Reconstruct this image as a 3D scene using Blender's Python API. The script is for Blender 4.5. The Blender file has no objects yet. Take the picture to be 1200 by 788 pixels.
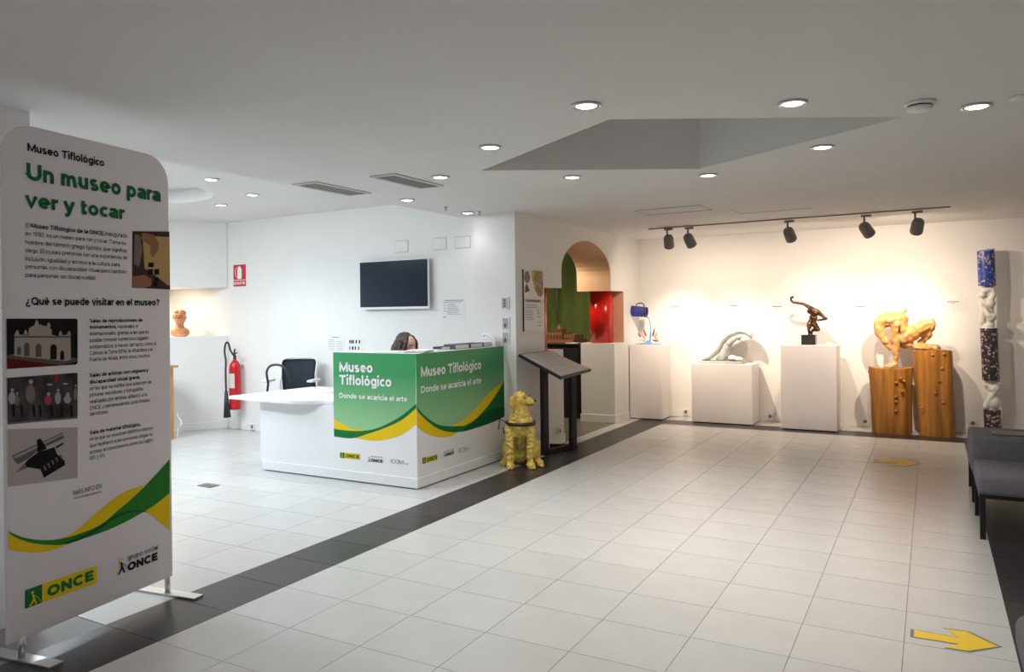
import bpy, bmesh, math, random
from mathutils import Vector, Matrix, noise
random.seed(7)
S = bpy.context.scene
COL = S.collection

# ------------------------------------------------------------ camera
FPX, TH, HY, RO, CH = 885.0, 0.5062, 366.3, -0.0114, 1.6
_c, _s = math.cos(TH), math.sin(TH)
FW = Vector((-_s, _c, 0)); _rt = Vector((_c, _s, 0)); _up = Vector((0, 0, 1))
RT = _rt*math.cos(RO) + _up*math.sin(RO)
UP = -_rt*math.sin(RO) + _up*math.cos(RO)
O = Vector((0, 0, CH))
cam = bpy.data.cameras.new('camera'); camo = bpy.data.objects.new('camera', cam); COL.objects.link(camo)
m3 = Matrix((RT, UP, -FW)).transposed()
camo.matrix_world = Matrix.Translation(O) @ m3.to_4x4()
cam.sensor_width = 36; cam.lens = 36*FPX/1200; cam.shift_y = -(394-HY)/1200
cam.clip_start = 0.05; cam.clip_end = 100
S.camera = camo

# ------------------------------------------------------------ world, lights, exposure
S.view_settings.view_transform = 'Standard'; S.view_settings.look = 'None'
S.view_settings.gamma = 1; S.view_settings.use_curve_mapping = False
S.view_settings.exposure = 0.35
w = bpy.data.worlds.new('world'); S.world = w; w.use_nodes = True
w.node_tree.nodes['Background'].inputs[0].default_value = (1.0, 0.96, 0.92, 1)
w.node_tree.nodes['Background'].inputs[1].default_value = 0.30
CZ, CZL = 2.70, 2.92           # ceiling heights: hall, left room

def light(kind, name, loc, power, color, aim=None, **k):
    l = bpy.data.lights.new(name, kind); l.energy = power; l.color = color
    for a, b in k.items(): setattr(l, a, b)
    o = bpy.data.objects.new(name, l); COL.objects.link(o); o.location = loc
    if aim is not None:
        o.rotation_euler = (Vector(aim)-Vector(loc)).to_track_quat('-Z', 'Y').to_euler()
    return o
COOL = (0.86, 0.94, 1.0); NEUT = (1.0, 0.95, 0.89); WARM = (1.0, 0.80, 0.62)
# two added fill panels hidden behind the banner, then niche and exhibit lamps
light('AREA', 'reception_side_fill', (-8.2, 4.3, 2.88), 72, (0.80, 0.92, 1.0), (-7.9, 4.6, 0), shape='RECTANGLE', size=1.2, size_y=0.6)
light('AREA', 'reception_ceiling_fill', (-6.4, 3.3, 2.88), 84, (0.84, 0.93, 1.0), (-6.2, 4.3, 0), shape='RECTANGLE', size=1.6, size_y=0.6)
light('AREA', 'niche_light', (-9.55, 6.9, 1.97), 7, (1.0, 0.8, 0.55), (-9.5, 7.0, 0), shape='DISK', size=0.25)
light('AREA', 'exhibit_room_light', (-5.0, 9.6, 2.6), 30, (1.0, 0.85, 0.62), (-5.4, 11.0, 0), shape='DISK', size=0.3)
light('SPOT', 'exhibit_spot', (-4.9, 10.0, 2.5), 40, (1.0, 0.8, 0.5), (-5.3, 11.9, 1.2), spot_size=0.9, spot_blend=0.8, shadow_soft_size=0.05)
HALL_LAMPS = [(-1.59, 3.71), (-2.54, 4.31), (-2.54, 5.62), (-1.57, 6.14), (-0.63, 4.24), (-0.63, 5.5), (0.23, 4.84)]
SIDE_LAMPS = [(-3.44, 5.04), (-4.4, 5.88), (-4.42, 7.0)]
LEFT_LAMPS = [(-6.06, 4.97), (-6.46, 5.84), (-7.36, 6.18)]
for x, y in [(-1.7, 1.5), (-0.2, 1.6), (-1.0, -0.4)]:          # added unseen fill above the viewer, brightens the banner
    light('SPOT', 'near_fill_beam', (x, y, CZ-0.03), 28, NEUT, (x, y, 0), spot_size=2.3, spot_blend=0.9, shadow_soft_size=0.06)
for x, y in HALL_LAMPS:
    light('SPOT', 'downlight_beam', (x, y, CZ-0.03), 52 if x < 0 else 26, NEUT, (x, y, 0), spot_size=1.75, spot_blend=0.9, shadow_soft_size=0.06)
for x, y in SIDE_LAMPS:
    light('SPOT', 'side_downlight_beam', (x, y, CZ-0.03), 45 if y < 6.5 else 4, (0.97, 0.98, 1.0), (x, y, 0), spot_size=2.2, spot_blend=0.9, shadow_soft_size=0.06)
for x, y in LEFT_LAMPS:
    light('SPOT', 'room_downlight_beam', (x, y, CZL-0.03), 50, COOL, (x, y, 0), spot_size=2.3, spot_blend=0.9, shadow_soft_size=0.06)
# track heads: (x on the track, aim, power, cone)
TRACK = [(-3.00, 9.68, (-3.32, 11.15, 1.0), 150, 1.0), (-2.73, 9.70, (-2.35, 11.0, 1.05), 130, 1.0),
         (-1.49, 9.66, (-1.25, 11.1, 1.25), 60, 1.2), (-0.64, 9.60, (0.05, 11.0, 1.35), 36, 1.2),
         (-0.12, 9.54, (-0.42, 11.0, 1.25), 130, 1.05)]

# ------------------------------------------------------------ back projection from the camera on real planes
def ray(x, y): return FW + RT*((x-600)/FPX) - UP*((y-HY)/FPX)
def on_axis(x, y, ax, v):
    d = ray(x, y); return O + d*((v-O[ax])/d[ax])
def PY(x, y, v): return on_axis(x, y, 1, v)
def PX(x, y, v): return on_axis(x, y, 0, v)
class Plane:
    """vertical plane: origin o on the floor, u horizontal, n towards the viewer"""
    def __init__(s, a, b):
        s.o = Vector((a[0], a[1], 0)); e = Vector((b[0], b[1], 0)); s.u = (e-s.o).normalized(); s.len = (e-s.o).length
        s.n = s.u.cross(Vector((0, 0, 1)))
        if s.n.dot(O-s.o) < 0: s.n = -s.n
    def px(s, x, y):
        d = ray(x, y); p = O + d*((s.o-O).dot(s.n)/d.dot(s.n)); return ((p-s.o).dot(s.u), p.z)
    def at(s, u, v, off=0.0): return s.o + s.u*u + Vector((0, 0, v)) + s.n*off
    def mat(s, u, v, off):
        m = Matrix((s.u, Vector((0, 0, 1)), s.u.cross(Vector((0, 0, 1))))).transposed().to_4x4()
        m.translation = s.at(u, v, off); return m

# ------------------------------------------------------------ materials
MATS = {}
def mat(name, color, rough=0.6, metal=0, noise_amt=0.0, nscale=8, bump=0.0, bscale=60, emit=None, spec=None, trans=0, rand=0.0, stretch=None, c2=None):
    if name in MATS: return MATS[name]
    m = bpy.data.materials.new(name); m.use_nodes = True; nt = m.node_tree; b = nt.nodes['Principled BSDF']
    b.inputs['Base Color'].default_value = (*color, 1); b.inputs['Roughness'].default_value = rough
    b.inputs['Metallic'].default_value = metal
    if spec is not None: b.inputs['Specular IOR Level'].default_value = spec
    if trans: b.inputs['Transmission Weight'].default_value = trans
    if emit: b.inputs['Emission Color'].default_value = (*emit[0], 1); b.inputs['Emission Strength'].default_value = emit[1]
    tc = nt.nodes.new('ShaderNodeTexCoord'); mp = nt.nodes.new('ShaderNodeMapping'); nt.links.new(tc.outputs['Object'], mp.inputs[0])
    if stretch: mp.inputs['Scale'].default_value = stretch
    src = None
    if noise_amt or c2:
        n = nt.nodes.new('ShaderNodeTexNoise'); n.inputs['Scale'].default_value = nscale; n.inputs['Detail'].default_value = 5
        nt.links.new(mp.outputs[0], n.inputs['Vector'])
        r = nt.nodes.new('ShaderNodeValToRGB'); r.color_ramp.elements[0].position = .3; r.color_ramp.elements[1].position = .7
        a = tuple(max(0, v*(1-noise_amt)) for v in color); d = c2 if c2 else tuple(min(1, v*(1+noise_amt)) for v in color)
        r.color_ramp.elements[0].color = (*a, 1); r.color_ramp.elements[1].color = (*d, 1)
        nt.links.new(n.outputs['Fac'], r.inputs[0]); src = r.outputs[0]
    if rand:
        oi = nt.nodes.new('ShaderNodeObjectInfo'); mr = nt.nodes.new('ShaderNodeMapRange')
        mr.inputs['To Min'].default_value = 1-rand; mr.inputs['To Max'].default_value = 1+rand
        nt.links.new(oi.outputs['Random'], mr.inputs['Value'])
        h = nt.nodes.new('ShaderNodeHueSaturation'); nt.links.new(mr.outputs[0], h.inputs['Value'])
        if src: nt.links.new(src, h.inputs['Color'])
        else: h.inputs['Color'].default_value = (*color, 1)
        src = h.outputs[0]
    if src: nt.links.new(src, b.inputs['Base Color'])
    if bump:
        n = nt.nodes.new('ShaderNodeTexNoise'); n.inputs['Scale'].default_value = bscale; n.inputs['Detail'].default_value = 4
        nt.links.new(mp.outputs[0], n.inputs['Vector']); bp = nt.nodes.new('ShaderNodeBump'); bp.inputs['Strength'].default_value = bump
        bp.inputs['Distance'].default_value = 0.01
        nt.links.new(n.outputs['Fac'], bp.inputs['Height']); nt.links.new(bp.outputs[0], b.inputs['Normal'])
    MATS[name] = m; return m
def gradient_mat(name, z0, z1, c0, c1, rough=.5):
    m = bpy.data.materials.new(name); m.use_nodes = True; nt = m.node_tree; b = nt.nodes['Principled BSDF']
    tc = nt.nodes.new('ShaderNodeTexCoord'); sp = nt.nodes.new('ShaderNodeSeparateXYZ'); mr = nt.nodes.new('ShaderNodeMapRange'); r = nt.nodes.new('ShaderNodeValToRGB')
    nt.links.new(tc.outputs['Object'], sp.inputs[0]); nt.links.new(sp.outputs['Y'], mr.inputs['Value'])
    mr.inputs['From Min'].default_value = z0; mr.inputs['From Max'].default_value = z1
    nt.links.new(mr.outputs[0], r.inputs[0]); r.color_ramp.elements[0].color = (*c0, 1); r.color_ramp.elements[1].color = (*c1, 1)
    nt.links.new(r.outputs[0], b.inputs['Base Color']); b.inputs['Roughness'].default_value = rough
    return m
M_WALL = mat('wall_paint', (.80, .79, .77), .75, noise_amt=.015, nscale=3, bump=.08, bscale=180)
M_CEIL = mat('ceiling_paint', (.74, .73, .71), .9, noise_amt=.02, nscale=2, bump=.12, bscale=240)
M_TRIM = mat('white_trim', (.80, .79, .77), .45, noise_amt=.01)
M_PLINTH = mat('plinth_paint', (.77, .73, .725), .6, noise_amt=.015, nscale=5, bump=.05, bscale=150)
M_TILE = mat('light_tile', (.52, .52, .51), .27, noise_amt=.035, nscale=3.0, bump=.06, bscale=350, rand=.025, spec=.5)
M_DTILE = mat('dark_tile', (.030, .027, .030), .33, noise_amt=.15, nscale=4, bump=.05, bscale=300, rand=.25, spec=.4)
M_GROUT = mat('grout', (.34, .335, .325), .9)
M_WHITE = mat('white_laminate', (.82, .82, .83), .35, noise_amt=.01)
M_BLACK = mat('black_metal', (.012, .012, .013), .4, metal=.3)
M_BLK = mat('black_plastic', (.02, .02, .022), .45)
M_GREY = mat('grey_metal', (.35, .35, .36), .35, metal=.6)
M_ALU = mat('aluminium', (.6, .6, .6), .3, metal=.9)
M_HEAD = mat('track_head_paint', (.20, .19, .175), .5)
M_PAPER = mat('white_paper', (.78, .78, .77), .8)
M_INK = mat('ink_black', (.012, .012, .014), .8, spec=.12)
M_GREENTXT = mat('ink_green', (.018, .14, .055), .8, spec=.12)
M_WTXT = mat('ink_white', (.85, .85, .85), .8, spec=.12)
M_YEL = mat('ink_yellow', (.80, .56, .015), .8, spec=.12)
M_DGRN = mat('ink_dark_green', (.014, .17, .045), .8, spec=.12)
M_MGRN = mat('ink_mid_green', (.03, .20, .03), .8, spec=.12)
M_SHD = mat('ink_deep_green', (.008, .10, .03), .8, spec=.12)
M_BANNER = mat('banner_fabric', (.80, .755, .79), .85, noise_amt=.01, bump=.15, bscale=400)
M_GREYTXT = mat('ink_grey', (.12, .12, .13), .8, spec=.12)
M_LGREYTXT = mat('ink_light_grey', (.35, .33, .33), .8, spec=.12)
M_RED = mat('red_lacquer', (.62, .012, .008), .2, noise_amt=.06)
M_PEACH = mat('peach_plaster', (.78, .49, .30), .8, noise_amt=.03)
M_GREEN = mat('green_drape', (.17, .23, .06), .9, noise_amt=.1)
M_LAMP = mat('lamp_glow', (1, 1, 1), .5, emit=((1, .97, .9), 9))
M_LAMPW = mat('lamp_glow_warm', (1, 1, 1), .5, emit=((1, .85, .6), 14))

# ------------------------------------------------------------ mesh helpers
def tag(o, label=None, cat=None, group=None, kind=None):
    if label: o['label'] = label
    if cat: o['category'] = cat
    if group: o['group'] = group
    if kind: o['kind'] = kind
    return o
def link(name, me, m=None, parent=None, mw=None):
    o = bpy.data.objects.new(name, me); COL.objects.link(o)
    if m is not None and me is not None:
        for q in (m if isinstance(m, (list, tuple)) else [m]): me.materials.append(q)
    if mw is not None: o.matrix_world = mw
    if parent is not None:
        o.parent = parent
        o.matrix_parent_inverse = parent_world(parent).inverted()
    return o
def parent_world(p):
    m = p.matrix_basis.copy()
    q = p
    while q.parent is not None:
        m = q.parent.matrix_basis @ q.matrix_parent_inverse @ m if False else q.parent.matrix_basis @ (q.matrix_parent_inverse @ m)
        q = q.parent
    return m
def empty(name, loc, label=None, cat=None, group=None, rz=0):
    o = bpy.data.objects.new(name, None); COL.objects.link(o); o.location = loc; o.rotation_euler = (0, 0, rz)
    o.empty_display_size = .1
    return tag(o, label, cat, group)
def fin(name, bm, m, parent=None, smooth=False, origin=None, mw=None):
    bmesh.ops.recalc_face_normals(bm, faces=bm.faces)
    if smooth:
        for f in bm.faces: f.smooth = True
    me = bpy.data.meshes.new(name)
    if origin is not None:
        bmesh.ops.translate(bm, vec=-Vector(origin), verts=bm.verts); mw = Matrix.Translation(origin)
    bm.to_mesh(me); bm.free()
    if smooth == 'auto':
        me.set_sharp_from_angle(angle=math.radians(35))
    return link(name, me, m, parent, mw)
def bx(bm, x0, x1, y0, y1, z0, z1, bev=0, seg=1):
    r = bmesh.ops.create_cube(bm, size=1, matrix=Matrix.Translation(((x0+x1)/2, (y0+y1)/2, (z0+z1)/2)) @ Matrix.Diagonal((x1-x0, y1-y0, z1-z0, 1)))
    if bev:
        es = list({e for v in r['verts'] for e in v.link_edges})
        bmesh.ops.bevel(bm, geom=es, offset=bev, segments=seg, affect='EDGES', profile=.5)
    return bm
def box(name, x0, x1, y0, y1, z0, z1, m, parent=None, bev=0, seg=1):
    return fin(name, bx(bmesh.new(), x0, x1, y0, y1, z0, z1, bev, seg), m, parent, smooth='auto' if bev and seg > 1 else False)
def prism(bm, pts, z0, z1):
    a = [bm.verts.new((p[0], p[1], z0)) for p in pts]; b = [bm.verts.new((p[0], p[1], z1)) for p in pts]
    bm.faces.new(a[::-1]); bm.faces.new(b); n = len(pts)
    for i in range(n): bm.faces.new((a[i], a[(i+1) % n], b[(i+1) % n], b[i]))
    return bm
def bar(bm, p, q, wd, dp, up=Vector((0, 0, 1))):
    p, q = Vector(p), Vector(q); d = (q-p); z = d.normalized(); x = z.cross(up)
    if x.length < 1e-3: x = z.cross(Vector((0, 1, 0)))
    x.normalize(); y = z.cross(x)
    m = Matrix((x, y, z)).transposed().to_4x4(); m.translation = (p+q)/2
    bmesh.ops.create_cube(bm, size=1, matrix=m @ Matrix.Diagonal((wd, dp, d.length, 1))); return bm
def cone(bm, p, q, r0, r1, seg=20, caps=True):
    p, q = Vector(p), Vector(q); d = q-p
    m = d.to_track_quat('Z', 'Y').to_matrix().to_4x4(); m.translation = (p+q)/2
    bmesh.ops.create_cone(bm, cap_ends=caps, segments=seg, radius1=r0, radius2=r1, depth=d.length, matrix=m); return bm
def tube(bm, pts, r, seg=8, closed=False):
    pts = [Vector(p) for p in pts]; n = len(pts); rings = []; prev = None
    for i, p in enumerate(pts):
        t = (pts[(i+1) % n]-pts[i-1]) if closed or 0 < i < n-1 else (pts[1]-pts[0] if i == 0 else pts[-1]-pts[-2])
        t.normalize()
        if prev is None:
            x = t.cross(Vector((0, 0, 1)));
            if x.length < .05: x = t.cross(Vector((0, 1, 0)))
        else: x = prev - t*prev.dot(t)
        x.normalize(); prev = x; y = t.cross(x); rr = r[i] if isinstance(r, (list, tuple)) else r
        rings.append([bm.verts.new(p + (x*math.cos(a)+y*math.sin(a))*rr) for a in [2*math.pi*k/seg for k in range(seg)]])
    for i in range(n if closed else n-1):
        A, B = rings[i], rings[(i+1) % n]
        for k in range(seg): bm.faces.new((A[k], A[(k+1) % seg], B[(k+1) % seg], B[k]))
    if not closed: bm.faces.new(rings[0][::-1]); bm.faces.new(rings[-1])
    return bm
def lathe(bm, prof, c=(0, 0), seg=24, sx=1, sy=1):
    rings = []
    for r, z in prof:
        rings.append([bm.verts.new((c[0]+sx*r*math.cos(2*math.pi*k/seg), c[1]+sy*r*math.sin(2*math.pi*k/seg), z)) for k in range(seg)])
    for A, B in zip(rings, rings[1:]):
        for k in range(seg): bm.faces.new((A[k], A[(k+1) % seg], B[(k+1) % seg], B[k]))
    if prof[0][0] > 1e-4: bm.faces.new(rings[0][::-1])
    if prof[-1][0] > 1e-4: bm.faces.new(rings[-1])
    bmesh.ops.remove_doubles(bm, verts=bm.verts, dist=1e-5); return bm
def smooth_path(pts, n=6, closed=False):
    pts = [Vector(p) for p in pts]; out = []; N = len(pts)
    for i in range(N if closed else N-1):
        g = (lambda k: pts[k % N]) if closed else (lambda k: pts[min(max(k, 0), N-1)])
        a, b, c, d = g(i-1), g(i), g(i+1), g(i+2)
        for j in range(n):
            t = j/n
            out.append(.5*((2*b)+(c-a)*t+(2*a-5*b+4*c-d)*t*t+(3*b-a-3*c+d)*t**3))
    if not closed: out.append(pts[-1])
    return out
def blob(name, shapes, m, parent=None, voxel=.01, smooth=4, origin=None, mw=None, rough=0.0, rscale=10):
    """union of ellipsoids and tapered limbs grown into one continuous surface"""
    bm = bmesh.new()
    for s in shapes:
        if s[0] == 's':
            c, r = Vector(s[1]), s[2]
            if not isinstance(r, (tuple, list)): r = (r, r, r)
            rot = s[3] if len(s) > 3 else Matrix.Identity(4)
            bmesh.ops.create_icosphere(bm, subdivisions=3, radius=1, matrix=Matrix.Translation(c) @ rot @ Matrix.Diagonal((*r, 1)))
        else:
            pts = s[1]; rs = s[2]
            for i in range(len(pts)):
                bmesh.ops.create_icosphere(bm, subdivisions=2, radius=rs[i], matrix=Matrix.Translation(pts[i]))
                if i+1 < len(pts) and (Vector(pts[i])-Vector(pts[i+1])).length > 1e-4: cone(bm, pts[i], pts[i+1], rs[i], rs[i+1], 14)
    me = bpy.data.meshes.new(name); bm.to_mesh(me); bm.free()
    t = bpy.data.objects.new('tmp', me); COL.objects.link(t)
    r = t.modifiers.new('r', 'REMESH'); r.mode = 'VOXEL'; r.voxel_size = voxel; r.use_smooth_shade = True
    q = t.modifiers.new('s', 'SMOOTH'); q.factor = .5; q.iterations = smooth
    dg = bpy.context.evaluated_depsgraph_get(); dg.update()
    me2 = bpy.data.meshes.new_from_object(t.evaluated_get(dg)); bpy.data.objects.remove(t)
    me2.name = name
    if rough:
        for v in me2.vertices:
            v.co += v.normal*rough*noise.noise(v.co*rscale)
    for p in me2.polygons: p.use_smooth = True
    if origin is not None:
        for v in me2.vertices: v.co -= Vector(origin)
        mw = Matrix.Translation(origin)
    return link(name, me2, m, parent, mw)
def flat(name, pl, uv, m, parent, off=.001):
    """flat print of outline uv on a plane"""
    u0 = sum(p[0] for p in uv)/len(uv); v0 = min(p[1] for p in uv)
    bm = bmesh.new(); vs = [bm.verts.new((p[0]-u0, p[1]-v0, 0)) for p in uv]
    f = bm.faces.new(vs); f.normal_update(); bmesh.ops.triangulate(bm, faces=[f], ngon_method='EAR_CLIP')
    me = bpy.data.meshes.new(name); bm.to_mesh(me); bm.free()
    return link(name, me, m, parent, pl.mat(u0, v0, off))
def flatpx(name, pl, pts, m, parent, off=.001, smooth=0):
    q = [pl.px(*p) for p in pts]
    if pl is BN: q = [(min(max(u, .003), BL-.002), v) for u, v in q]
    return flat(name, pl, q, m, parent, off)
# a small stroke alphabet in the manner of the grotesque lettering in the photograph (cap height .70, x height .52)
def A_(cx, cy, rx, ry, a0, a1, n=9): return [(cx+rx*math.cos(math.radians(a0+(a1-a0)*k/n)), cy+ry*math.sin(math.radians(a0+(a1-a0)*k/n))) for k in range(n+1)]
def glyph(ch, w):
    h = w/2; X = .52; C = .70; D_ = -.19; xm = X/2; cm = C/2; xb = X-h; cb = C-h
    acc = {'á': 'a', 'é': 'e', 'í': 'ı', 'ó': 'o', 'ú': 'u', 'Á': 'A', 'É': 'E'}
    if ch in acc:
        wd, st = glyph(acc[ch], w); t_ = C+.06 if ch.isupper() else X+.06
        return wd, st+[[(wd/2-.02, t_), (wd/2+.06, t_+.13)]]
    if ch == ' ': return .26, []
    L = .50; r = L/2-h                      # bowl width .5
    o = lambda: A_(L/2, xm, r, xm-h+.008, 0, 360, 18)
    stem = lambda x, a, b: [(x, a), (x, b)]
    if ch == 'o': return L, [o()]
    if ch == 'a': return .47, [[(.41, 0), (.41, .34)]+A_(.235, .345, .175, .52-.345-h, 0, 158, 8), A_(.21, .155, .21-h, .155-h, 20, 352, 14), [(.41, .30), (.22, .295)], [(.41, .1), (.36, .07)]]
    if ch == 'b': return L, [o(), stem(h, 0, .73)]
    if ch == 'd': return L, [o(), stem(L-h, 0, .73)]
    if ch == 'p': return L, [o(), stem(h, D_, X)]
    if ch == 'q': return L, [o(), stem(L-h, D_, X)]
    if ch == 'g': return L, [o(), [(L-h, X), (L-h, -.04)]+A_(L/2, -.04, r, .15-h, 0, -155, 9)]
    if ch == 'c': return .40, [A_(L/2, xm, r, xm-h+.008, 48, 312, 14)]
    if ch == 'e': return L, [[(h, xm), (L-h, xm)]+A_(L/2, xm, r, xm-h+.008, 0, 318, 16)]
    if ch in 'iıj':
        b = [(h, 0), (h, X)] if ch != 'j' else [(h, X), (h, -.08), (h-.03, -.15), (-.06, -.16)]
        return w, [b]+([[(h, .62), (h, .62+w*1.05)]] if ch != 'ı' else [])
    if ch == 'l': return w, [stem(h, 0, .73)]
    if ch == 'n' or ch == 'h': return .46, [stem(h, 0, X if ch == 'n' else .73), A_(.23, .30, .23-h, X-.30-h, 180, 0, 9)+[(.46-h, 0)]]
    if ch == 'ñ': wd, st = glyph('n', w); return wd, st+[[(.1, .62), (.18, .66), (.28, .61), (.36, .65)]]
    if ch == 'u': return .46, [[(h, X), (h, .22)]+A_(.23, .22, .23-h, .22-h, 180, 360, 9), stem(.46-h, 0, X)]
    if ch == 'm': return .72, [stem(h, 0, X), A_(.20, .33, .20-h, X-.33-h, 180, 0, 8)+[(.40-h, 0)], A_(.54-h/1.3, .33, .20-h*1.15, X-.33-h, 180, 0, 8)+[(.72-h, 0)]]
    if ch == 'r': return .245, [stem(h, 0, X), A_(.27, .30, .27-h, X-.30-h, 180, 88, 6)+[(.30, X-h)]]
    if ch == 's': return .44, [A_(.22, .375, .21-h, .145-h+.008, 40, 215, 9)+[(.13, .285), (.31, .235)]+A_(.22, .145, .22-h, .145-h+.008, 35, -150, 10)]
    if ch == 'S': return .58, [A_(.29, .51, .27-h, .19-h+.01, 35, 215, 10)+[(.18, .40), (.40, .31)]+A_(.29, .195, .29-h, .195-h+.01, 38, -155, 12)]
    if ch == 't': return .28, [[(.11, .66), (.11, .12), (.13, .06), (.18, h), (.27, h)], [(0, X-h), (.27, X-h)]]
    if ch == 'f': return .28, [[(.11, 0), (.11, .58), (.13, .65), (.18, .73-h), (.28, .73-h)], [(0, X-h), (.27, X-h)]]
    if ch == 'v': return .46, [[(.03, X), (.23, h*.6), (.43, X)]]
    if ch == 'w': return .68, [[(.03, X), (.19, h*.6), (.34, X-.03), (.49, h*.6), (.65, X)]]
    if ch == 'x': return .46, [[(.03, X), (.43, 0)], [(.43, X), (.03, 0)]]
    if ch == 'y': return .46, [[(.03, X), (.235, .02)], [(.43, X), (.20, -.09), (.15, -.15), (.04, -.155)]]
    if ch == 'z': return .42, [[(.02, X-h), (.38, X-h), (.04, h), (.40, h)]]
    if ch == 'k': return .44, [stem(h, 0, .73), [(.40, X), (.08, .20)], [(.17, .30), (.42, 0)]]
    if ch == 'M': return .76, [[(h, 0), (h, cb), (h+.02, cb), (.38, .10), (.74-h, cb), (.76-h, cb), (.76-h, 0)]]
    if ch == 'N': return .62, [[(h, 0), (h, C)], [(h, cb), (.62-h, h)], [(.62-h, 0), (.62-h, C)]]
    if ch == 'T': return .58, [[(0, cb), (.58, cb)], stem(.29, 0, C)]
    if ch == 'U': return .62, [[(h, C), (h, .27)]+A_(.31, .27, .31-h, .27-h, 180, 360, 12)+[(.62-h, C)]]
    if ch == 'E': return .52, [[(.52, cb), (h, cb), (h, h), (.53, h)], [(h, cm), (.49, cm)]]
    if ch == 'F': return .50, [[(.50, cb), (h, cb), (h, 0)], [(h, cm-.01), (.45, cm-.01)]]
    if ch == 'L': return .48, [[(h, C), (h, h), (.48, h)]]
    if ch == 'I': return w, [stem(h, 0, C)]
    if ch == 'O': return .72, [A_(.36, cm, .36-h, cm-h+.01, 0, 360, 24)]
    if ch == 'Q': return .72, [A_(.36, cm, .36-h, cm-h+.01, 0, 360, 24), [(.42, .18), (.70, -.02)]]
    if ch == 'C': return .66, [A_(.36, cm, .36-h, cm-h+.01, 45, 315, 18)]
    if ch == 'D': return .64, [[(h, h), (h, cb), (.28, cb)]+A_(.28, cm, .36-h, cm-h, 90, -90, 12)+[(h, h)]]
    if ch in 'PR': return .56, [[(h, 0), (h, cb), (.34, cb)]+A_(.34, .50, .22-h, .20-h, 90, -90, 8)+[(h, .30+h)]]+([[(.30, .33), (.54, 0)]] if ch == 'R' else [])
    if ch == 'A': return .64, [[(.03, 0), (.32, cb)], [(.32, cb), (.61, 0)], [(.13, .22), (.51, .22)]]
    if ch == 'V': return .62, [[(.03, C), (.31, h*.6), (.59, C)]]
    if ch == 'X': return .60, [[(.03, C), (.57, 0)], [(.57, C), (.03, 0)]]
    if ch == '1': return .36, [[(.03, .52), (.22, .66), (.22, 0)]]
    if ch == '9': return .50, [A_(.25, .47, .25-h, .23-h, 0, 360, 14), [(.50-h, .47), (.47-h, .20), (.35, h), (.15, h), (.07, .12)]]
    if ch == '2': return .50, [A_(.25, .48, .22-h, .22-h, 165, -30, 9)+[(.05, h), (.48, h)]]
    if ch == '.': return w, [[(h, 0), (h, w*1.05)]]
    if ch == ',': return w, [[(h, w), (h, 0), (h-.04, -.09)]]
    if ch == '?': return .48, [A_(.24, .50, .22-h, .21-h, 165, -40, 9)+[(.26, .30), (.24, .20)], [(.24, 0), (.24, w*1.05)]]
    if ch == '¿': return .48, [[(.24, .32), (.22, .22)]+A_(.24, .02, .22-h, .21-h, 140, 345, 9), [(.24, .52-w*1.05), (.24, .52)]]
    return .3, []
def text_mesh(body, w):
    bm = bmesh.new(); x = 0; zo = 0; gap = .085 if w < .1 else .065
    for ch in body:
        wd, st = glyph(ch, w)
        for L in st:
            zo += .00012; zo = zo if zo < .0006 else .00012
            P_ = [Vector((p[0]+x, p[1])) for p in L]
            if (P_[0]-P_[-1]).length < 1e-4 and len(P_) > 4: P_ = P_[:-1]; cl_ = True
            else: cl_ = False
            n = len(P_); row = []
            for k in range(n):
                a = P_[k-1] if (k or cl_) else None; b = P_[(k+1) % n] if (k < n-1 or cl_) else None
                d1 = (P_[k]-a).normalized() if a is not None else None; d2 = (b-P_[k]).normalized() if b is not None else None
                if d1 is None: d1 = d2
                if d2 is None: d2 = d1
                n1 = Vector((-d1.y, d1.x)); n2 = Vector((-d2.y, d2.x)); m_ = (n1+n2)
                m_ = m_.normalized() if m_.length > .2 else n1
                k_ = w/2/max(.55, m_.dot(n1))
                row.append((bm.verts.new((P_[k].x+m_.x*k_, P_[k].y+m_.y*k_, zo)), bm.verts.new((P_[k].x-m_.x*k_, P_[k].y-m_.y*k_, zo))))
            for k in range(n if cl_ else n-1):
                A1, B1 = row[k], row[(k+1) % n]
                try: bm.faces.new((A1[0], A1[1], B1[1], B1[0]))
                except ValueError: pass
        x += wd+(gap if ch != ' ' else 0)
    me = bpy.data.meshes.new('lettering'); bm.to_mesh(me); bm.free(); return me, x-gap
def text(body, pl, u, v, width, cap, m, parent, off=.002, bold=.0, name='lettering'):
    """text with left baseline at (u, v), given width and capital height (metres); large lines become one part per word"""
    wgt = .085+bold*2.4
    _, tot = text_mesh(body, wgt); sx = width/tot; sy = cap/.70
    words = body.split(' ') if cap > .045 and ' ' in body else [body]
    x = 0; out = None
    for wd_ in words:
        me, L_ = text_mesh(wd_, wgt)
        for q in me.vertices: q.co = Vector((q.co.x*sx, q.co.y*sy, q.co.z))
        out = link(name, me, m, parent, pl.mat(u+x*sx, v, off))
        x += L_+(.085 if wgt < .1 else .065)+.26
    return out
def textpx(body, pl, a, b, capx, m, parent, off=.002, bold=.0):
    p = pl.px(*a); q = pl.px(*b); r = pl.px(a[0], a[1]-capx)
    return text(body, pl, p[0], (p[1]+q[1])/2, q[0]-p[0], r[1]-p[1], m, parent, off, bold)
def copy_tree(o, parent=None):
    c = o.copy(); COL.objects.link(c)
    if parent: c.parent = parent
    for ch in list(o.children): copy_tree(ch, c)
    return c

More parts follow.
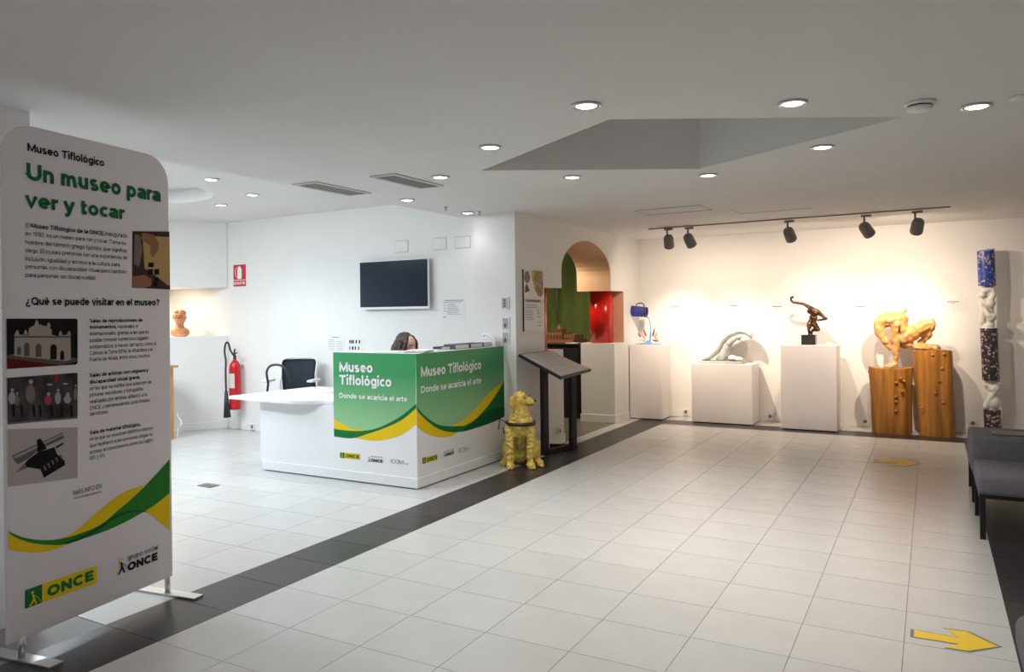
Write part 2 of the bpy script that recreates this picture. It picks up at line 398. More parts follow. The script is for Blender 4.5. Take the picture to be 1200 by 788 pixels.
# ------------------------------------------------------------ floor
XL, XR, YB = -3.34, 0.33, 10.35
PITX, PITY, J0 = .459, .416, 4.062
floor = tag(fin('floor', bx(bmesh.new(), -10.2, 2.3, -1.5, 12.2, -.12, -.004), M_GROUT), 'pale grey square floor tiles filling both rooms', kind='structure')
trim = tag(fin('trim_1', bx(bmesh.new(), XL-.425, XL, -1.4, 10.8, -.004, -.003), M_GROUT), 'band of charcoal floor tiles running past the desk and along the far wall', kind='structure')
TM = {}
def tile(x0, x1, y0, y1, m, par, name):
    k = (round(x1-x0, 3), round(y1-y0, 3), m.name)
    if k not in TM:
        bm = bmesh.new(); a, b = (x1-x0)/2-.0010, (y1-y0)/2-.0010; e = .0008
        bx(bm, -a, a, -b, b, -.010, 0)
        for v in bm.verts:
            if v.co.z > -.001: v.co.x *= (a-e)/a; v.co.y *= (b-e)/b
        bmesh.ops.recalc_face_normals(bm, faces=bm.faces)
        me = bpy.data.meshes.new(name); bm.to_mesh(me); bm.free(); me.materials.append(m); TM[k] = me
    o = bpy.data.objects.new(name, TM[k]); COL.objects.link(o); o.location = ((x0+x1)/2, (y0+y1)/2, 0); o.parent = par
rows = [J0+PITY*j for j in range(-7, 16)]
def joints(y0, y1): return [y0]+[y for y in rows if y0+.05 < y < y1-.05]+[y1]
ys = joints(rows[0], YB)
for i in range(8):
    for a, b in zip(ys[2:], ys[3:]): tile(XL+PITX*i, XL+PITX*(i+1), a, b, M_TILE, floor, 'floor_tile')
for a, b in zip(ys, ys[1:]): tile(XL-.425, XL, a, b, M_DTILE, trim, 'dark_tile')
for a, b in zip(ys, ys[1:]): tile(XR, XR+.42, a, b, M_DTILE, trim, 'dark_tile')
for i in range(-1, 10): tile(XL+PITX*i if i >= 0 else XL-.425, XL+PITX*(i+1), YB, YB+.42, M_DTILE, trim, 'dark_tile')
for i in range(9): tile(XL+PITX*i, XL+PITX*(i+1), YB+.42, 11.2, M_TILE, floor, 'floor_tile')
xs_ = [XL-.425-PITX*k for k in range(13)]
for a, b in zip(xs_, xs_[1:]):
    k = 0
    for y in rows[1:]:
        if y+PITY > 7.45 or (y < 4.0 and a < -6.8) or y < 2.3: continue
        tile(b, a, y, y+PITY, M_TILE, floor, 'floor_tile'); k += 1
for y in rows:                                     # strip of pale tiles between the band and the arcade wall
    if y > 7.2 and y+PITY < 11.2: tile(XL-.425-.185, XL-.425, y, y+PITY, M_TILE, floor, 'floor_tile')
bm = bmesh.new(); bx(bm, XR+.42, 2.2, -1.4, 11.2, -.01, 0)
tag(fin('floor_tile', bm, M_TILE, floor), kind='stuff')
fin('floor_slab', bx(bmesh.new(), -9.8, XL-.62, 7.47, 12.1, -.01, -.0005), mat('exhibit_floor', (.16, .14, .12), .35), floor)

# ------------------------------------------------------------ ceilings
def hole_face(bm, outer, inner, z, idx):
    ov = [bm.verts.new((*p, z)) for p in outer]; iv = [bm.verts.new((*p, z)) for p in inner]
    n = len(inner)
    for a, b, c_, d in idx: bm.faces.new((ov[a], ov[b], iv[c_], iv[d]))
    return iv
A, B, C_, D = (-3.03, 5.0), (-1.56, 5.85), (-.12, 4.9), (-1.6, 4.06)
XS = -4.73
bm = bmesh.new()
iv = hole_face(bm, [(XS, 12.1), (2.25, 12.1), (2.25, -1.5), (XS, -1.5)], [A, B, C_, D], CZ, [(0, 1, 1, 0), (1, 2, 2, 1), (2, 3, 3, 2), (3, 0, 0, 3)])
tv = [bm.verts.new((*p, CZ+.8)) for p in (A, B, C_, D)]
for i in range(4): bm.faces.new((iv[i], iv[(i+1) % 4], tv[(i+1) % 4], tv[i]))
bm.faces.new(tv)
a1, a2 = bm.verts.new((XS, -1.5, CZ)), bm.verts.new((XS, 12.1, CZ)); b1, b2 = bm.verts.new((XS, -1.5, CZL+.05)), bm.verts.new((XS, 12.1, CZL+.05))
bm.faces.new((a1, a2, b2, b1))
tag(fin('ceiling', bm, M_CEIL), 'white plaster ceiling with an angled recess over the hall', kind='structure')
bm = bmesh.new(); c0 = (-7.42, 5.0); R0 = .86; N = 48
circ = [(c0[0]+R0*math.cos(2*math.pi*k/N), c0[1]+R0*math.sin(2*math.pi*k/N)) for k in range(N)]
outer = []
for k in range(N):
    a = 2*math.pi*k/N; ca, sa = math.cos(a), math.sin(a)
    X0, X1, Y0, Y1 = -10.2, XS, -1.5, 12.1
    t = min(((X1-c0[0])/ca if ca > 1e-6 else 1e9), ((X0-c0[0])/ca if ca < -1e-6 else 1e9), ((Y1-c0[1])/sa if sa > 1e-6 else 1e9), ((Y0-c0[1])/sa if sa < -1e-6 else 1e9))
    outer.append((c0[0]+ca*t, c0[1]+sa*t))
ov = [bm.verts.new((*p, CZL)) for p in outer]; iv = [bm.verts.new((*p, CZL)) for p in circ]; tv = [bm.verts.new((*p, CZL+.16)) for p in circ]
for k in range(N):
    j = (k+1) % N; bm.faces.new((ov[k], ov[j], iv[j], iv[k])); bm.faces.new((iv[k], iv[j], tv[j], tv[k]))
bm.faces.new(tv)
for cx, cy in ((X1, Y1), (X0, Y1), (X0, Y0), (X1, Y0)):       # corners left out by the fan
    cand = sorted(range(N), key=lambda k: (outer[k][0]-cx)**2+(outer[k][1]-cy)**2)[:2]
    v = bm.verts.new((cx, cy, CZL)); bm.faces.new((v, ov[cand[0]], ov[cand[1]]))
tag(fin('ceiling', bm, M_CEIL), 'raised white ceiling of the reception with a round recess', kind='structure')
o = fin('ceiling_crack_hatch', tube(bmesh.new(), [(-2.82, 7.9, CZ-.001), (-2.09, 7.86, CZ-.001), (-2.08, 8.3, CZ-.001), (-2.82, 8.34, CZ-.001)], .004, 4, True), mat('hatch_joint', (.3, .27, .24), .9))
o.name = 'trim_2'; tag(o, 'square inspection hatch outline in the ceiling near the track lights', kind='structure')
o = fin('trim_3', tube(bmesh.new(), [(-1.9, 8.35, CZ-.001), (-1.88, 8.8, CZ-.001), (-1.1, 8.77, CZ-.001)], .003, 4), MATS['hatch_joint']); tag(o, 'second hatch joint in the ceiling', kind='structure')

# ------------------------------------------------------------ walls
TV = Plane((-8.72, 7.43), (-3.95, 7.21))
def along(a, b, t): return (a[0]+(b[0]-a[0])*t, a[1]+(b[1]-a[1])*t)
bm = bmesh.new(); prism(bm, [(-10.1, 7.494), (-3.951, 7.21), (-3.951, 7.33), (-10.1, 7.62)], 0, CZL+.02)
wl = tag(fin('wall_left', bm, M_WALL), 'white wall behind the reception with the television', kind='structure')
# arcade wall with the keyhole arch
AX0, AX1 = -4.47, -3.95
yc, zc, ry, rz = 9.197, 2.11, .812, .40
arc = [(yc+ry*math.cos(math.pi*(1-k/20)), zc+(rz*math.sin(math.pi*k/20)) * (1.0-.0*k)) for k in range(21)]
arc = [(y, z + .02*(1-abs(y-yc)/ry)) for y, z in arc]
pol = [(7.335, 0), (8.41, 0), (8.41, 1.14), (7.906, 1.14), (7.906, 1.89), (yc-ry, 1.89)] + arc + [(yc+ry, 1.89), (10.51, 1.89), (10.51, 1.14), (10.12, 1.14), (10.12, 0), (11.2, 0), (11.2, CZ+.01), (7.335, CZ+.01)]
bm = bmesh.new()
f0 = [bm.verts.new((AX1, y, z)) for y, z in pol]; f1 = [bm.verts.new((AX0, y, z)) for y, z in pol]
n = len(pol)
F0 = bm.faces.new(f0); F1 = bm.faces.new(f1[::-1])
for i in range(n):
    fc = bm.faces.new((f0[i], f1[i], f1[(i+1) % n], f0[(i+1) % n]))
    if 4 <= i <= 28: fc.material_index = 1
F0.normal_update(); F1.normal_update(); bmesh.ops.triangulate(bm, faces=[F0, F1], ngon_method='EAR_CLIP')
wa = tag(fin('wall_middle', bm, [M_WALL, M_PEACH]), 'white wall pierced by a keyhole arch with peach inner faces', kind='structure')
box('wall_end', AX0, AX1, 7.211, 7.335, 0, CZ+.01, M_WALL, wa)
wb = tag(box('wall_back', -4.47, 2.3, 11.2, 11.35, 0, CZ+.01, M_WALL), 'warm white far wall behind the sculptures', kind='structure')
tag(box('wall_right', 2.2, 2.35, -1.5, 11.2, 0, CZ+.01, M_WALL), 'white wall on the right side of the hall', kind='structure')
tag(box('wall_far_left', -10.3, -10.1, -1.5, 12.1, 0, CZL+.02, M_WALL), 'white side wall of the reception', kind='structure')
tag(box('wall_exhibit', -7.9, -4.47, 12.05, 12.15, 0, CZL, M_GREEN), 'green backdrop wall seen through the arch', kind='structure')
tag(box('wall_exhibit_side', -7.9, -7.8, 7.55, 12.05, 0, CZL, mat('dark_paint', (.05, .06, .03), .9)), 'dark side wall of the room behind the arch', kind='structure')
tag(box('wall_pillar', -4.85, -4.19, 1.2, 2.28, 0, CZL-.01, M_WALL), 'square white pillar behind the banner', kind='structure')
# angled low and high blocks with the open niche between them
P = [(-9.95, 6.083), (-8.735, 7.425), (-10.09, 7.488), (-10.09, 6.083)]
bm = prism(bmesh.new(), P, 0, 1.31); tag(fin('wall_niche', bm, M_WALL), 'low angled white wall block carrying the bust', kind='structure')
bm = prism(bmesh.new(), P, 2.0, CZL+.01); tag(fin('wall_niche', bm, M_WALL), 'angled white bulkhead above the bust', kind='structure')
def skirting(name, pl, u0, u1, off=.012, h=.10):
    bm = bmesh.new(); a, b = pl.at(u0, 0, 0), pl.at(u1, 0, 0); n_ = pl.n*off
    prism(bm, [a, b, b+n_, a+n_], .001, h); es = [e for e in bm.edges if all(abs(v.co.z-h) < 1e-5 for v in e.verts)]
    return tag(fin(name, bm, M_TRIM), 'white skirting board at the foot of the wall', kind='structure')
skirting('baseboard_left', Plane((-8.70, 7.428), (-4.3, 7.225)), 0, 4.1)
skirting('baseboard_niche', Plane((-9.95, 6.083), (-8.735, 7.425)), 0, 1.79)
skirting('baseboard_back', Plane((-3.94, 11.2), (2.2, 11.2)), 0, 6.1)
box_ = [(AX0, 8.41-.52, 8.411), ]
bm = bmesh.new(); bx(bm, AX0-.012, AX1+.012, 10.108, 10.12, .001, .11); bx(bm, AX1, AX1+.012, 10.12, 11.19, .001, .11)
tag(fin('baseboard_middle', bm, M_TRIM), 'white skirting round the low wall under the arch', kind='structure')
bm = bmesh.new(); bx(bm, AX1, AX1+.012, 7.215, 8.41, .001, .11); bx(bm, AX0-.012, AX1+.012, 8.41, 8.422, .001, .11)
tag(fin('baseboard_middle', bm, M_TRIM), 'white skirting on the arcade wall behind the lectern', kind='structure')
# drape on the exhibit wall
bm = bmesh.new(); Nn = 60; vs = []
for k in range(Nn+1):
    x = -7.0+2.4*k/Nn; y = 11.98+.025*math.sin(k*.9)+.012*math.sin(k*.37)
    vs.append((bm.verts.new((x, y, .05)), bm.verts.new((x, y, 2.6))))
for a, b in zip(vs, vs[1:]): bm.faces.new((a[0], b[0], b[1], a[1]))
r = bmesh.ops.solidify(bm, geom=bm.faces[:], thickness=.01)
tag(fin('curtain', bm, M_GREEN, smooth=True), 'olive green drape hanging in the room behind the arch', 'curtain')

# ------------------------------------------------------------ ceiling fittings
def downlight(x, y, z, label, group):
    t = empty('downlight', (x, y, z), label, 'ceiling light', group)
    bm = bmesh.new(); lathe(bm, [(.075, z-.001), (.078, z-.010), (.060, z-.012), (.055, z-.004), (.055, z-.001)], (x, y), 28); fin('ring', bm, M_ALU, t, True)
    bm = bmesh.new(); lathe(bm, [(.054, z-.002), (.053, z-.009), (.0, z-.011)], (x, y), 20); fin('diffuser', bm, M_LAMP, t, True)
    return t
hl = ['ceiling downlight left of the angled recess near corner, closest to the camera', 'ceiling downlight just left of the tip of the angled recess', 'ceiling downlight beyond the front left edge of the angled recess',
      'ceiling downlight beyond the far corner of the angled recess', 'ceiling downlight on the right above the recess, second from the smoke detector', 'ceiling downlight right of the recess, below the others in the picture', 'ceiling downlight immediately right of the round smoke detector']
for (x, y), l in zip(HALL_LAMPS, hl): downlight(x, y, CZ, l, 'hall ceiling downlights')
for (x, y), l in zip(SIDE_LAMPS, ['ceiling downlight beside the right hand air vent', 'small ceiling downlight above the television wall', 'small ceiling downlight nearest the wall corner by the poster']): downlight(x, y, CZ, l, 'ceiling downlights by the reception')
for (x, y), l in zip(LEFT_LAMPS, ['reception ceiling downlight at the rim of the round recess', 'reception ceiling downlight farthest right, over the low table', 'reception ceiling downlight farthest back near the angled wall']): downlight(x, y, CZL, l, 'reception ceiling downlights')
def vent(x0, x1, y0, y1, label):
    t = empty('ceiling_vent', ((x0+x1)/2, (y0+y1)/2, CZ), label, 'air vent', 'ceiling air vents')
    bm = bmesh.new(); z1, z0 = CZ-.0005, CZ-.012; f = .028
    for a in ((x0, x1, y0, y0+f), (x0, x1, y1-f, y1), (x0, x0+f, y0+f, y1-f), (x1-f, x1, y0+f, y1-f)): bx(bm, *a, z0, z1)
    fin('frame', bm, mat('vent_white', (.6, .59, .57), .5), t)
    box('backing', x0+f, x1-f, y0+f, y1-f, CZ-.003, CZ-.001, mat('vent_dark', (.05, .045, .04), .8), t)
    k = 9; w_ = (x1-x0-2*f)/k
    for i in range(k):
        bm = bmesh.new(); xx = x0+f+w_*(i+.5); bar(bm, (xx, y0+f, CZ-.007), (xx, y1-f, CZ-.007), w_*.45, .004); fin('slat', bm, mat('vent_slat', (.32, .30, .28), .5), t)
vent(-4.68, -4.42, 4.66, 5.37, 'grey slatted air vent at the edge of the ceiling step')
vent(-3.90, -3.65, 4.72, 5.40, 'grey slatted air vent nearer the hall, right of the other one')
t = empty('smoke_detector', (-.04, 4.6, CZ), 'white round smoke detector on the ceiling', 'smoke detector')
bm = bmesh.new(); lathe(bm, [(.075, CZ-.001), (.078, CZ-.014), (.070, CZ-.018)], (-.04, 4.6), 28); fin('base', bm, M_TRIM, t, True)
bm = bmesh.new(); lathe(bm, [(.060, CZ-.018), (.060, CZ-.026)], (-.04, 4.6), 28); fin('grille', bm, M_BLK, t, True)
bm = bmesh.new(); lathe(bm, [(.066, CZ-.026), (.060, CZ-.042), (.03, CZ-.048), (0, CZ-.048)], (-.04, 4.6), 28); fin('cap', bm, M_TRIM, t, True)
t = empty('ceiling_sensor', (.42, 4.75, CZ), 'flat white ceiling sensor at the right edge of the picture', 'sensor')
bm = bmesh.new(); lathe(bm, [(.05, CZ-.001), (.05, CZ-.012), (.02, CZ-.018), (0, CZ-.018)], (.42, 4.75), 20); fin('cover', bm, M_TRIM, t, True)
for (x, y, z, l) in ((-4.37, 6.5, CZ, 'tiny ceiling sprinkler above the television'), (-4.27, 7.0, CZ, 'tiny ceiling sprinkler near the wall corner'), (-5.2, 4.0, CZL, 'tiny ceiling sprinkler beside the banner top')):
    t = empty('sprinkler', (x, y, z), l, 'sprinkler', 'ceiling sprinklers')
    bm = bmesh.new(); lathe(bm, [(.022, z-.001), (.022, z-.006), (.007, z-.008), (.007, z-.035), (.016, z-.04), (0, z-.042)], (x, y), 12); fin('nozzle', bm, M_GREY, t)
# track and spot heads
t = tag(fin('ceiling_track', bar(bmesh.new(), (-3.28, 9.705, CZ-.011), (.2, 9.50, CZ-.007), .022, .012), M_HEAD), 'long dark lighting track along the ceiling before the far wall', 'lighting track')
TL = ['track spotlight farthest left on the ceiling track', 'track spotlight second from left, close beside the first', 'track spotlight in the middle of the ceiling track, above the bronze figure',
      'track spotlight tilted to the right, second from the right end', 'track spotlight at the right end, largest of the row']
for (x, y, aim, pw, cone_), l in zip(TRACK, TL):
    t = empty('track_spotlight', (x, y, CZ-.02), l, 'spotlight', 'spotlights on the ceiling track')
    box('adapter', x-.055, x+.055, y-.018, y+.018, CZ-.045, CZ-.021, M_HEAD, t)
    fin('stem', cone(bmesh.new(), (x-.02, y, CZ-.04), (x-.02, y, CZ-.15), .012, .012, 10), M_HEAD, t, True)
    h = Vector((x, y, CZ-.19)); d = (Vector(aim)-h).normalized()
    bm = bmesh.new(); q = d.to_track_quat('Z', 'Y').to_matrix().to_4x4(); q.translation = h
    lathe(bm, [(.0, -.095), (.035, -.092), (.055, -.075), (.064, -.045), (.066, .03), (.066, .034)], (0, 0), 26); bmesh.ops.transform(bm, matrix=q, verts=bm.verts)
    hd = fin('lamp_head', bm, M_HEAD, t, 'auto')
    bm = bmesh.new(); lathe(bm, [(.067, .036), (.067, .085), (.058, .085), (.056, .05), (.0, .048)], (0, 0), 26); bmesh.ops.transform(bm, matrix=q, verts=bm.verts); fin('bezel', bm, M_HEAD, hd, 'auto')
    bm = bmesh.new(); lathe(bm, [(.054, .052), (0, .053)], (0, 0), 20); bmesh.ops.transform(bm, matrix=q, verts=bm.verts); fin('lens', bm, M_LAMPW, hd)
    light('SPOT', 'track_beam', h+d*.10, pw, WARM if True else NEUT, aim, spot_size=cone_, spot_blend=1.0, shadow_soft_size=.025)
    light('SPOT', 'track_spill', h+d*.10, 40, WARM, aim, spot_size=2.6, spot_blend=1.0, shadow_soft_size=.03)

# ------------------------------------------------------------ banner
BN = Plane((-3.735, 1.905), (-3.872, 2.868))
t = empty('roll_up_banner', (-3.80, 2.4, 0), 'tall white fabric museum banner with green headline and photographs', 'banner')
BL, z0, z1 = BN.len, .095, 2.515
def rrect(u0, u1, v0, v1, r, corners=(1, 1, 1, 1), n=8):
    out = []
    for k, (cx, cy, a0) in enumerate(((u1-r, v0+r, -90), (u1-r, v1-r, 0), (u0+r, v1-r, 90), (u0+r, v0+r, 180))):
        if corners[k]:
            for j in range(n+1):
                a = math.radians(a0+90*j/n); out.append((cx+r*math.cos(a), cy+r*math.sin(a)))
        else: out.append(((u1, v0), (u1, v1), (u0, v1), (u0, v0))[k])
    return out
out = rrect(0, BL, z0, z1, .15, (0, 1, 1, 0))
bm = bmesh.new(); th_ = .016
rg = []
for off, sh in ((-th_, .012), (-th_*.6, 0), (th_*.6, 0), (th_, .012)):
    cu_, cv_ = BL/2, (z0+z1)/2
    rg.append([bm.verts.new(BN.at(u+(sh if u < cu_ else -sh), v+(sh if v < cv_ else -sh), off)) for u, v in out])
for Aa, Bb in zip(rg, rg[1:]):
    for k in range(len(out)): bm.faces.new((Aa[k], Aa[(k+1) % len(out)], Bb[(k+1) % len(out)], Bb[k]))
bm.faces.new(rg[0][::-1]); bm.faces.new(rg[-1])
ban = fin('fabric', bm, M_BANNER, t, 'auto')
for u in (.07, BL-.03):
    c = BN.at(u, 0, 0); n_ = BN.n
    bm = bmesh.new(); cc = c+n_*(.0); bar(bm, cc-n_*.23+Vector((0, 0, .006)), cc+n_*.23+Vector((0, 0, .006)), .07, .010); 
    es = bm.edges[:]; fin('foot', bm, M_ALU, t)
    fin('upright', cone(bmesh.new(), c+Vector((0, 0, .012)), c+Vector((0, 0, .12)), .016, .016, 12), M_ALU, t, True)
of = th_+.0012
def bt(s, a, b, cap, m=M_INK, bold=0.0, o_=of+.002): return textpx(s, BN, a, b, cap, m, ban, o_, bold)
bt('Museo Tiflológico', (29, 178), (119, 195), 9.5, bold=.022)
bt('Un museo para', (28, 211), (185, 237), 20, M_GREENTXT, .030)
bt('ver y tocar', (27, 242), (142, 258), 18, M_GREENTXT, .030)
bt('El', (27, 266.5), (31, 267), 5)
bt('Museo Tiflológico de la ONCE,', (33, 267), (119, 276.5), 5.2, bold=.02)
bt('inaugurado', (120.5, 276.5), (146, 279), 5)
for s, y0, y1, x1 in (('en 1992, es un museo para ver y tocar. Toma su', 276.5, 287, 144), ('nombre del término griego typhlós, que significa', 286.5, 296, 145), ('ciego. El museo pretende ser una experiencia de', 296.5, 304, 146),
                      ('inclusión, igualdad y acceso a la cultura para', 306, 312.5, 137), ('personas con discapacidad visual, pero también', 315.5, 320.5, 145.5), ('para personas sin discapacidad.', 325, 328, 109)):
    bt(s, (26.5, y0), (x1, y1), 5)
bt('¿Qué se puede visitar en el museo?', (27, 357.5), (184, 358.5), 9, bold=.022)
for s, y0, y1, x1, bo in (('Salas de reproducciones de', 378, 377.7, 164, .02), ('monumentos,', 385.5, 385, 133.5, .02), ('internacionales, gracias a las que es', 393, 391.5, 171.5, 0), ('posible conocer numerosos lugares', 400.7, 398.5, 171, 0),
                      ('emblemáticos a través del tacto, como el', 408.3, 405.3, 180, 0), ('Coliseo, la Torre Eiffel, la Alhambra o la', 415.7, 412, 175.5, 0), ('Puerta de Alcalá, entre otros muchos.', 423.2, 419.2, 173, 0),
                      ('Salas de artistas con ceguera y', 441.5, 436.5, 170.5, .02), ('discapacidad visual grave,', 449, 445, 161, .02), ('en las que se exhibe una selección de', 456.7, 450.5, 174.5, 0), ('pinturas, esculturas y fotografías', 464.2, 458.5, 165, 0),
                      ('realizadas por artistas afiliados a la', 471.7, 465.5, 169, 0), ('ONCE, y pertenecientes a los fondos', 479.3, 472, 172.5, 0), ('del Museo.', 487, 485, 124, 0),
                      ('Sala de material tiflológico,', 507.5, 501, 161.5, .02), ('en la que se muestran distintos objetos', 515.5, 504.5, 176, 0), ('que facilitaron a las personas ciegas su', 523.5, 511.5, 176, 0), ('acceso al conocimiento entre los siglos', 531, 518.5, 176, 0), ('XIX y XX.', 538.5, 536, 120.5, 0)):
    bt(s, (102, y0), (x1, y1), 4.4, bold=bo)
bt('nacionales e', (135, 385), (158.5, 384.5), 4.4)
bt('MÁS INFO EN', (83, 579.5), (116, 573), 5.5)
bt('www.museo.once.es', (83, 584.5), (116, 578), 3)
def bz(p): return (p[0]*.2892, 560+p[1]*.2892)
def bf(name, pts, m, off, sm=True):
    q = [BN.px(*bz(p)) for p in pts]; return flat(name, BN, [(min(max(u, .002), BL-.001), v) for u, v in q], m, ban, of+off)
def sp(pts, n=5): return [tuple(v) for v in smooth_path([Vector((p[0], p[1], 0)) for p in pts], n)]
gu = sp([(18, 213), (80, 240), (160, 252), (240, 246), (320, 223), (400, 188), (470, 130), (540, 70), (610, 0), (678, -75)])
gl = sp([(678, 62), (620, 108), (560, 145), (480, 188), (400, 222), (320, 248), (260, 268), (200, 272), (120, 264), (60, 245), (18, 218)])
bf('printed_wave', sp([(18, 215), (60, 245), (120, 260), (200, 262), (300, 240)])+sp([(310, 250), (260, 272), (200, 293), (150, 302), (80, 300), (18, 290)]), M_YEL, .0004)
bf('printed_wave', sp([(225, 250), (300, 213), (360, 160), (430, 100), (500, 55), (575, 30)])+[(560, 60), (470, 135), (400, 195), (320, 228)], M_YEL, .0006)
bf('printed_wave', sp([(578, 137), (620, 106), (678, 60)])+sp([(678, 212), (640, 182), (605, 152), (578, 137)]), M_YEL, .0008)
bf('printed_wave', [(p[0], p[1]) for p in gu+gl], M_MGRN, .0010)
bf('printed_wave', sp([(250, 262), (330, 232), (400, 190), (450, 155), (520, 132), (585, 136)])+sp([(585, 139), (520, 140), (450, 168), (400, 205), (330, 245), (262, 268)]), M_SHD, .0012)
# logos
bf('logo_panel', [(90, 456), (160, 430), (160, 505), (90, 531)], M_DGRN, .0010); bf('logo_panel', [(160, 430), (382, 355), (382, 426), (160, 505)], M_YEL, .0010)
text_px = lambda s, a, b, c, m, bo: textpx(s, BN, bz(a), bz(b), c, m, ban, of+.002, bo)
text_px('ONCE', (180, 480), (368, 416), 12.5, M_DGRN, .045)
text_px('grupo social', (507, 330), (630, 292), 5.5, M_INK, 0)
text_px('ONCE', (507, 374), (628, 336), 9.5, M_INK, .04)
def walker(pl, u, v, s, m, par, off, cane=None, hd=None):
    """walking figure with a cane, height s"""
    k = lambda L: [(u+a*s, v+b*s) for a, b in L]
    c = [(u+.30*s+.11*s*math.cos(i*.785), v+.89*s+.11*s*math.sin(i*.785)) for i in range(8)]
    for L in (k([(.26, .74), (.40, .74), (.46, .40), (.34, .30)]), k([(.34, .42), (.46, .36), (.16, .0), (.02, .0)]), k([(.36, .42), (.48, .40), (.62, .02), (.50, .0)]), k([(.38, .70), (.44, .66), (.68, .44), (.64, .40)])):
        flat('logo_figure', pl, L, m, par, off)
    flat('logo_figure', pl, c, hd or m, par, off)
    flat('logo_figure', pl, k([(.66, .46), (.70, .44), (.94, .02), (.90, .02)]), cane or m, par, off)
u, v = BN.px(*bz((104, 522))); walker(BN, u, v, .068, M_YEL, ban, of+.003)
u, v = BN.px(*bz((463, 396))); walker(BN, u, v, .085, M_INK, ban, of+.003, M_GREYTXT, M_YEL)
# printed photographs
M_PDARK = mat('photo_black', (.010, .009, .010), .8, spec=.12); M_PCREAM = mat('photo_cream', (.36, .31, .28), .8, spec=.12); M_PSHADE = mat('photo_shade', (.10, .085, .08), .8, spec=.12); M_PRED = mat('photo_maroon', (.10, .012, .012), .8, spec=.12)
def ph(pts, m, off, dx=0, dy=0, s=1/6., ox=0, oy=360): return flatpx('photo_print', BN, [(ox+p[0]*s, oy+p[1]*s) for p in pts], m, ban, of+off)
ph([(8, 82), (520, 82), (528, 92), (528, 395), (515, 405), (8, 438)], M_PDARK, .0004)
ph([(8, 345), (200, 372), (420, 405), (515, 404), (8, 438)], M_PRED, .0006)
ph([(8, 345), (90, 325), (470, 350), (527, 362), (522, 385), (420, 408), (8, 362)], M_PSHADE, .0008)
ph([(82, 345), (82, 190), (180, 200), (185, 150), (240, 118), (325, 140), (345, 160), (345, 195), (385, 205), (478, 190), (480, 372), (440, 382), (300, 365)], M_PCREAM, .0010)
for c in ((100, 178), (160, 178), (238, 108), (322, 125), (405, 185), (465, 185)): ph([(c[0]-14, c[1]+16), (c[0]-6, c[1]-10), (c[0]+4, c[1]-18), (c[0]+12, c[1]-4), (c[0]+16, c[1]+16)], M_PCREAM, .0010)
def archp(x0, x1, yt, yb, m): ph([(x0, yb), (x0, yt+18), ((x0*3+x1)/4, yt+3), ((x0+x1)/2, yt), ((x0+3*x1)/4, yt+3), (x1, yt+18), (x1, yb)], m, .0014)
for a in ((150, 188, 250, 345, M_PSHADE), (232, 272, 258, 350, M_PSHADE), (335, 380, 262, 368, M_PDARK), (100, 128, 278, 335, M_PSHADE), (404, 432, 305, 372, M_PDARK)): archp(*a)
ph([(82, 205), (478, 205), (478, 214), (82, 216)], M_PSHADE, .0014)
M_CROWD = mat('photo_crowd', (.008, .008, .010), .8, spec=.12, noise_amt=.1, nscale=9, c2=(.10, .085, .09), stretch=(1.2, .6, 1))
ph([(8, 500), (520, 462), (528, 470), (528, 745+38), (8, 830)], M_CROWD, .0004)
ph([(365, 475), (385, 472), (382, 525), (372, 530)], mat('photo_red', (.5, .02, .02), .8, spec=.12), .0010)
M_PPINK = mat('photo_pink', (.40, .06, .07), .8, spec=.12); M_PPALE = mat('photo_pale', (.34, .33, .35), .8, spec=.12); M_PTAN = mat('photo_tan', (.20, .15, .14), .8, spec=.12)
for (x, y, w_, h_, m) in ((65, 640, 26, 60, M_PPALE), (100, 655, 18, 50, M_PTAN), (195, 610, 34, 90, M_PTAN), (320, 655, 26, 46, M_PPINK), (388, 640, 22, 58, M_PPALE), (455, 650, 26, 38, M_PPALE), (512, 610, 14, 60, M_PTAN), (330, 545, 22, 8, M_PPALE), (440, 540, 20, 8, M_PPALE)):
    ph([(x+w_*math.cos(k*.524), y+h_*.75*math.sin(k*.524)) for k in range(12)], m, .0010)
    if h_ > 30: ph([(x+w_*.1+w_*.5*math.cos(k*.785), y-h_*.95+w_*.5*math.sin(k*.785)) for k in range(8)], M_PPALE, .0013)
for x in (60, 120, 205, 250, 330, 400, 470): ph([(x, 690), (x+20, 688), (x+26, 770), (x+10, 772)], M_PDARK, .0012)
ph([(8, 818), (525, 772), (528, 783), (8, 830)], M_PTAN, .0014)
# typewriter photograph
def pt(pts, m, off): return flatpx('photo_print', BN, [(p[0]/6., 480+p[1]/6.) for p in pts], m, ban, of+off)
pt([(8, 145), (528, 125), (528, 480), (8, 550)], mat('photo_backdrop', (.42, .38, .38), .8, spec=.12), .0003)
pt([(150, 380), (240, 350), (200, 400), (90, 445)], M_PTAN, .0005)
pt([(65, 325), (180, 270), (245, 245), (255, 285), (180, 345), (110, 385), (85, 365)], mat('photo_steel', (.12, .11, .11), .8, spec=.12), .0008)
pt([(285, 225), (420, 162), (435, 200), (300, 262)], MATS['photo_steel'], .0008)
pt([(75, 330), (420, 170), (424, 180), (90, 345)], M_PCREAM, .0012)
pt([(240, 215), (258, 203), (275, 215), (310, 275), (245, 305)], M_PDARK, .0014)
pt([(155, 380), (180, 350), (250, 300), (365, 265), (380, 310), (435, 360), (440, 390), (290, 480), (265, 420), (170, 405)], M_PDARK, .0010)
for k in range(5): pt([(282+28*k, 400-19*k), (296+28*k, 392-19*k), (310+28*k, 425-21*k), (298+28*k, 432-21*k)], MATS['photo_steel'], .0016)
pt([(370, 262), (425, 232), (432, 240), (378, 275)], M_PDARK, .0014)
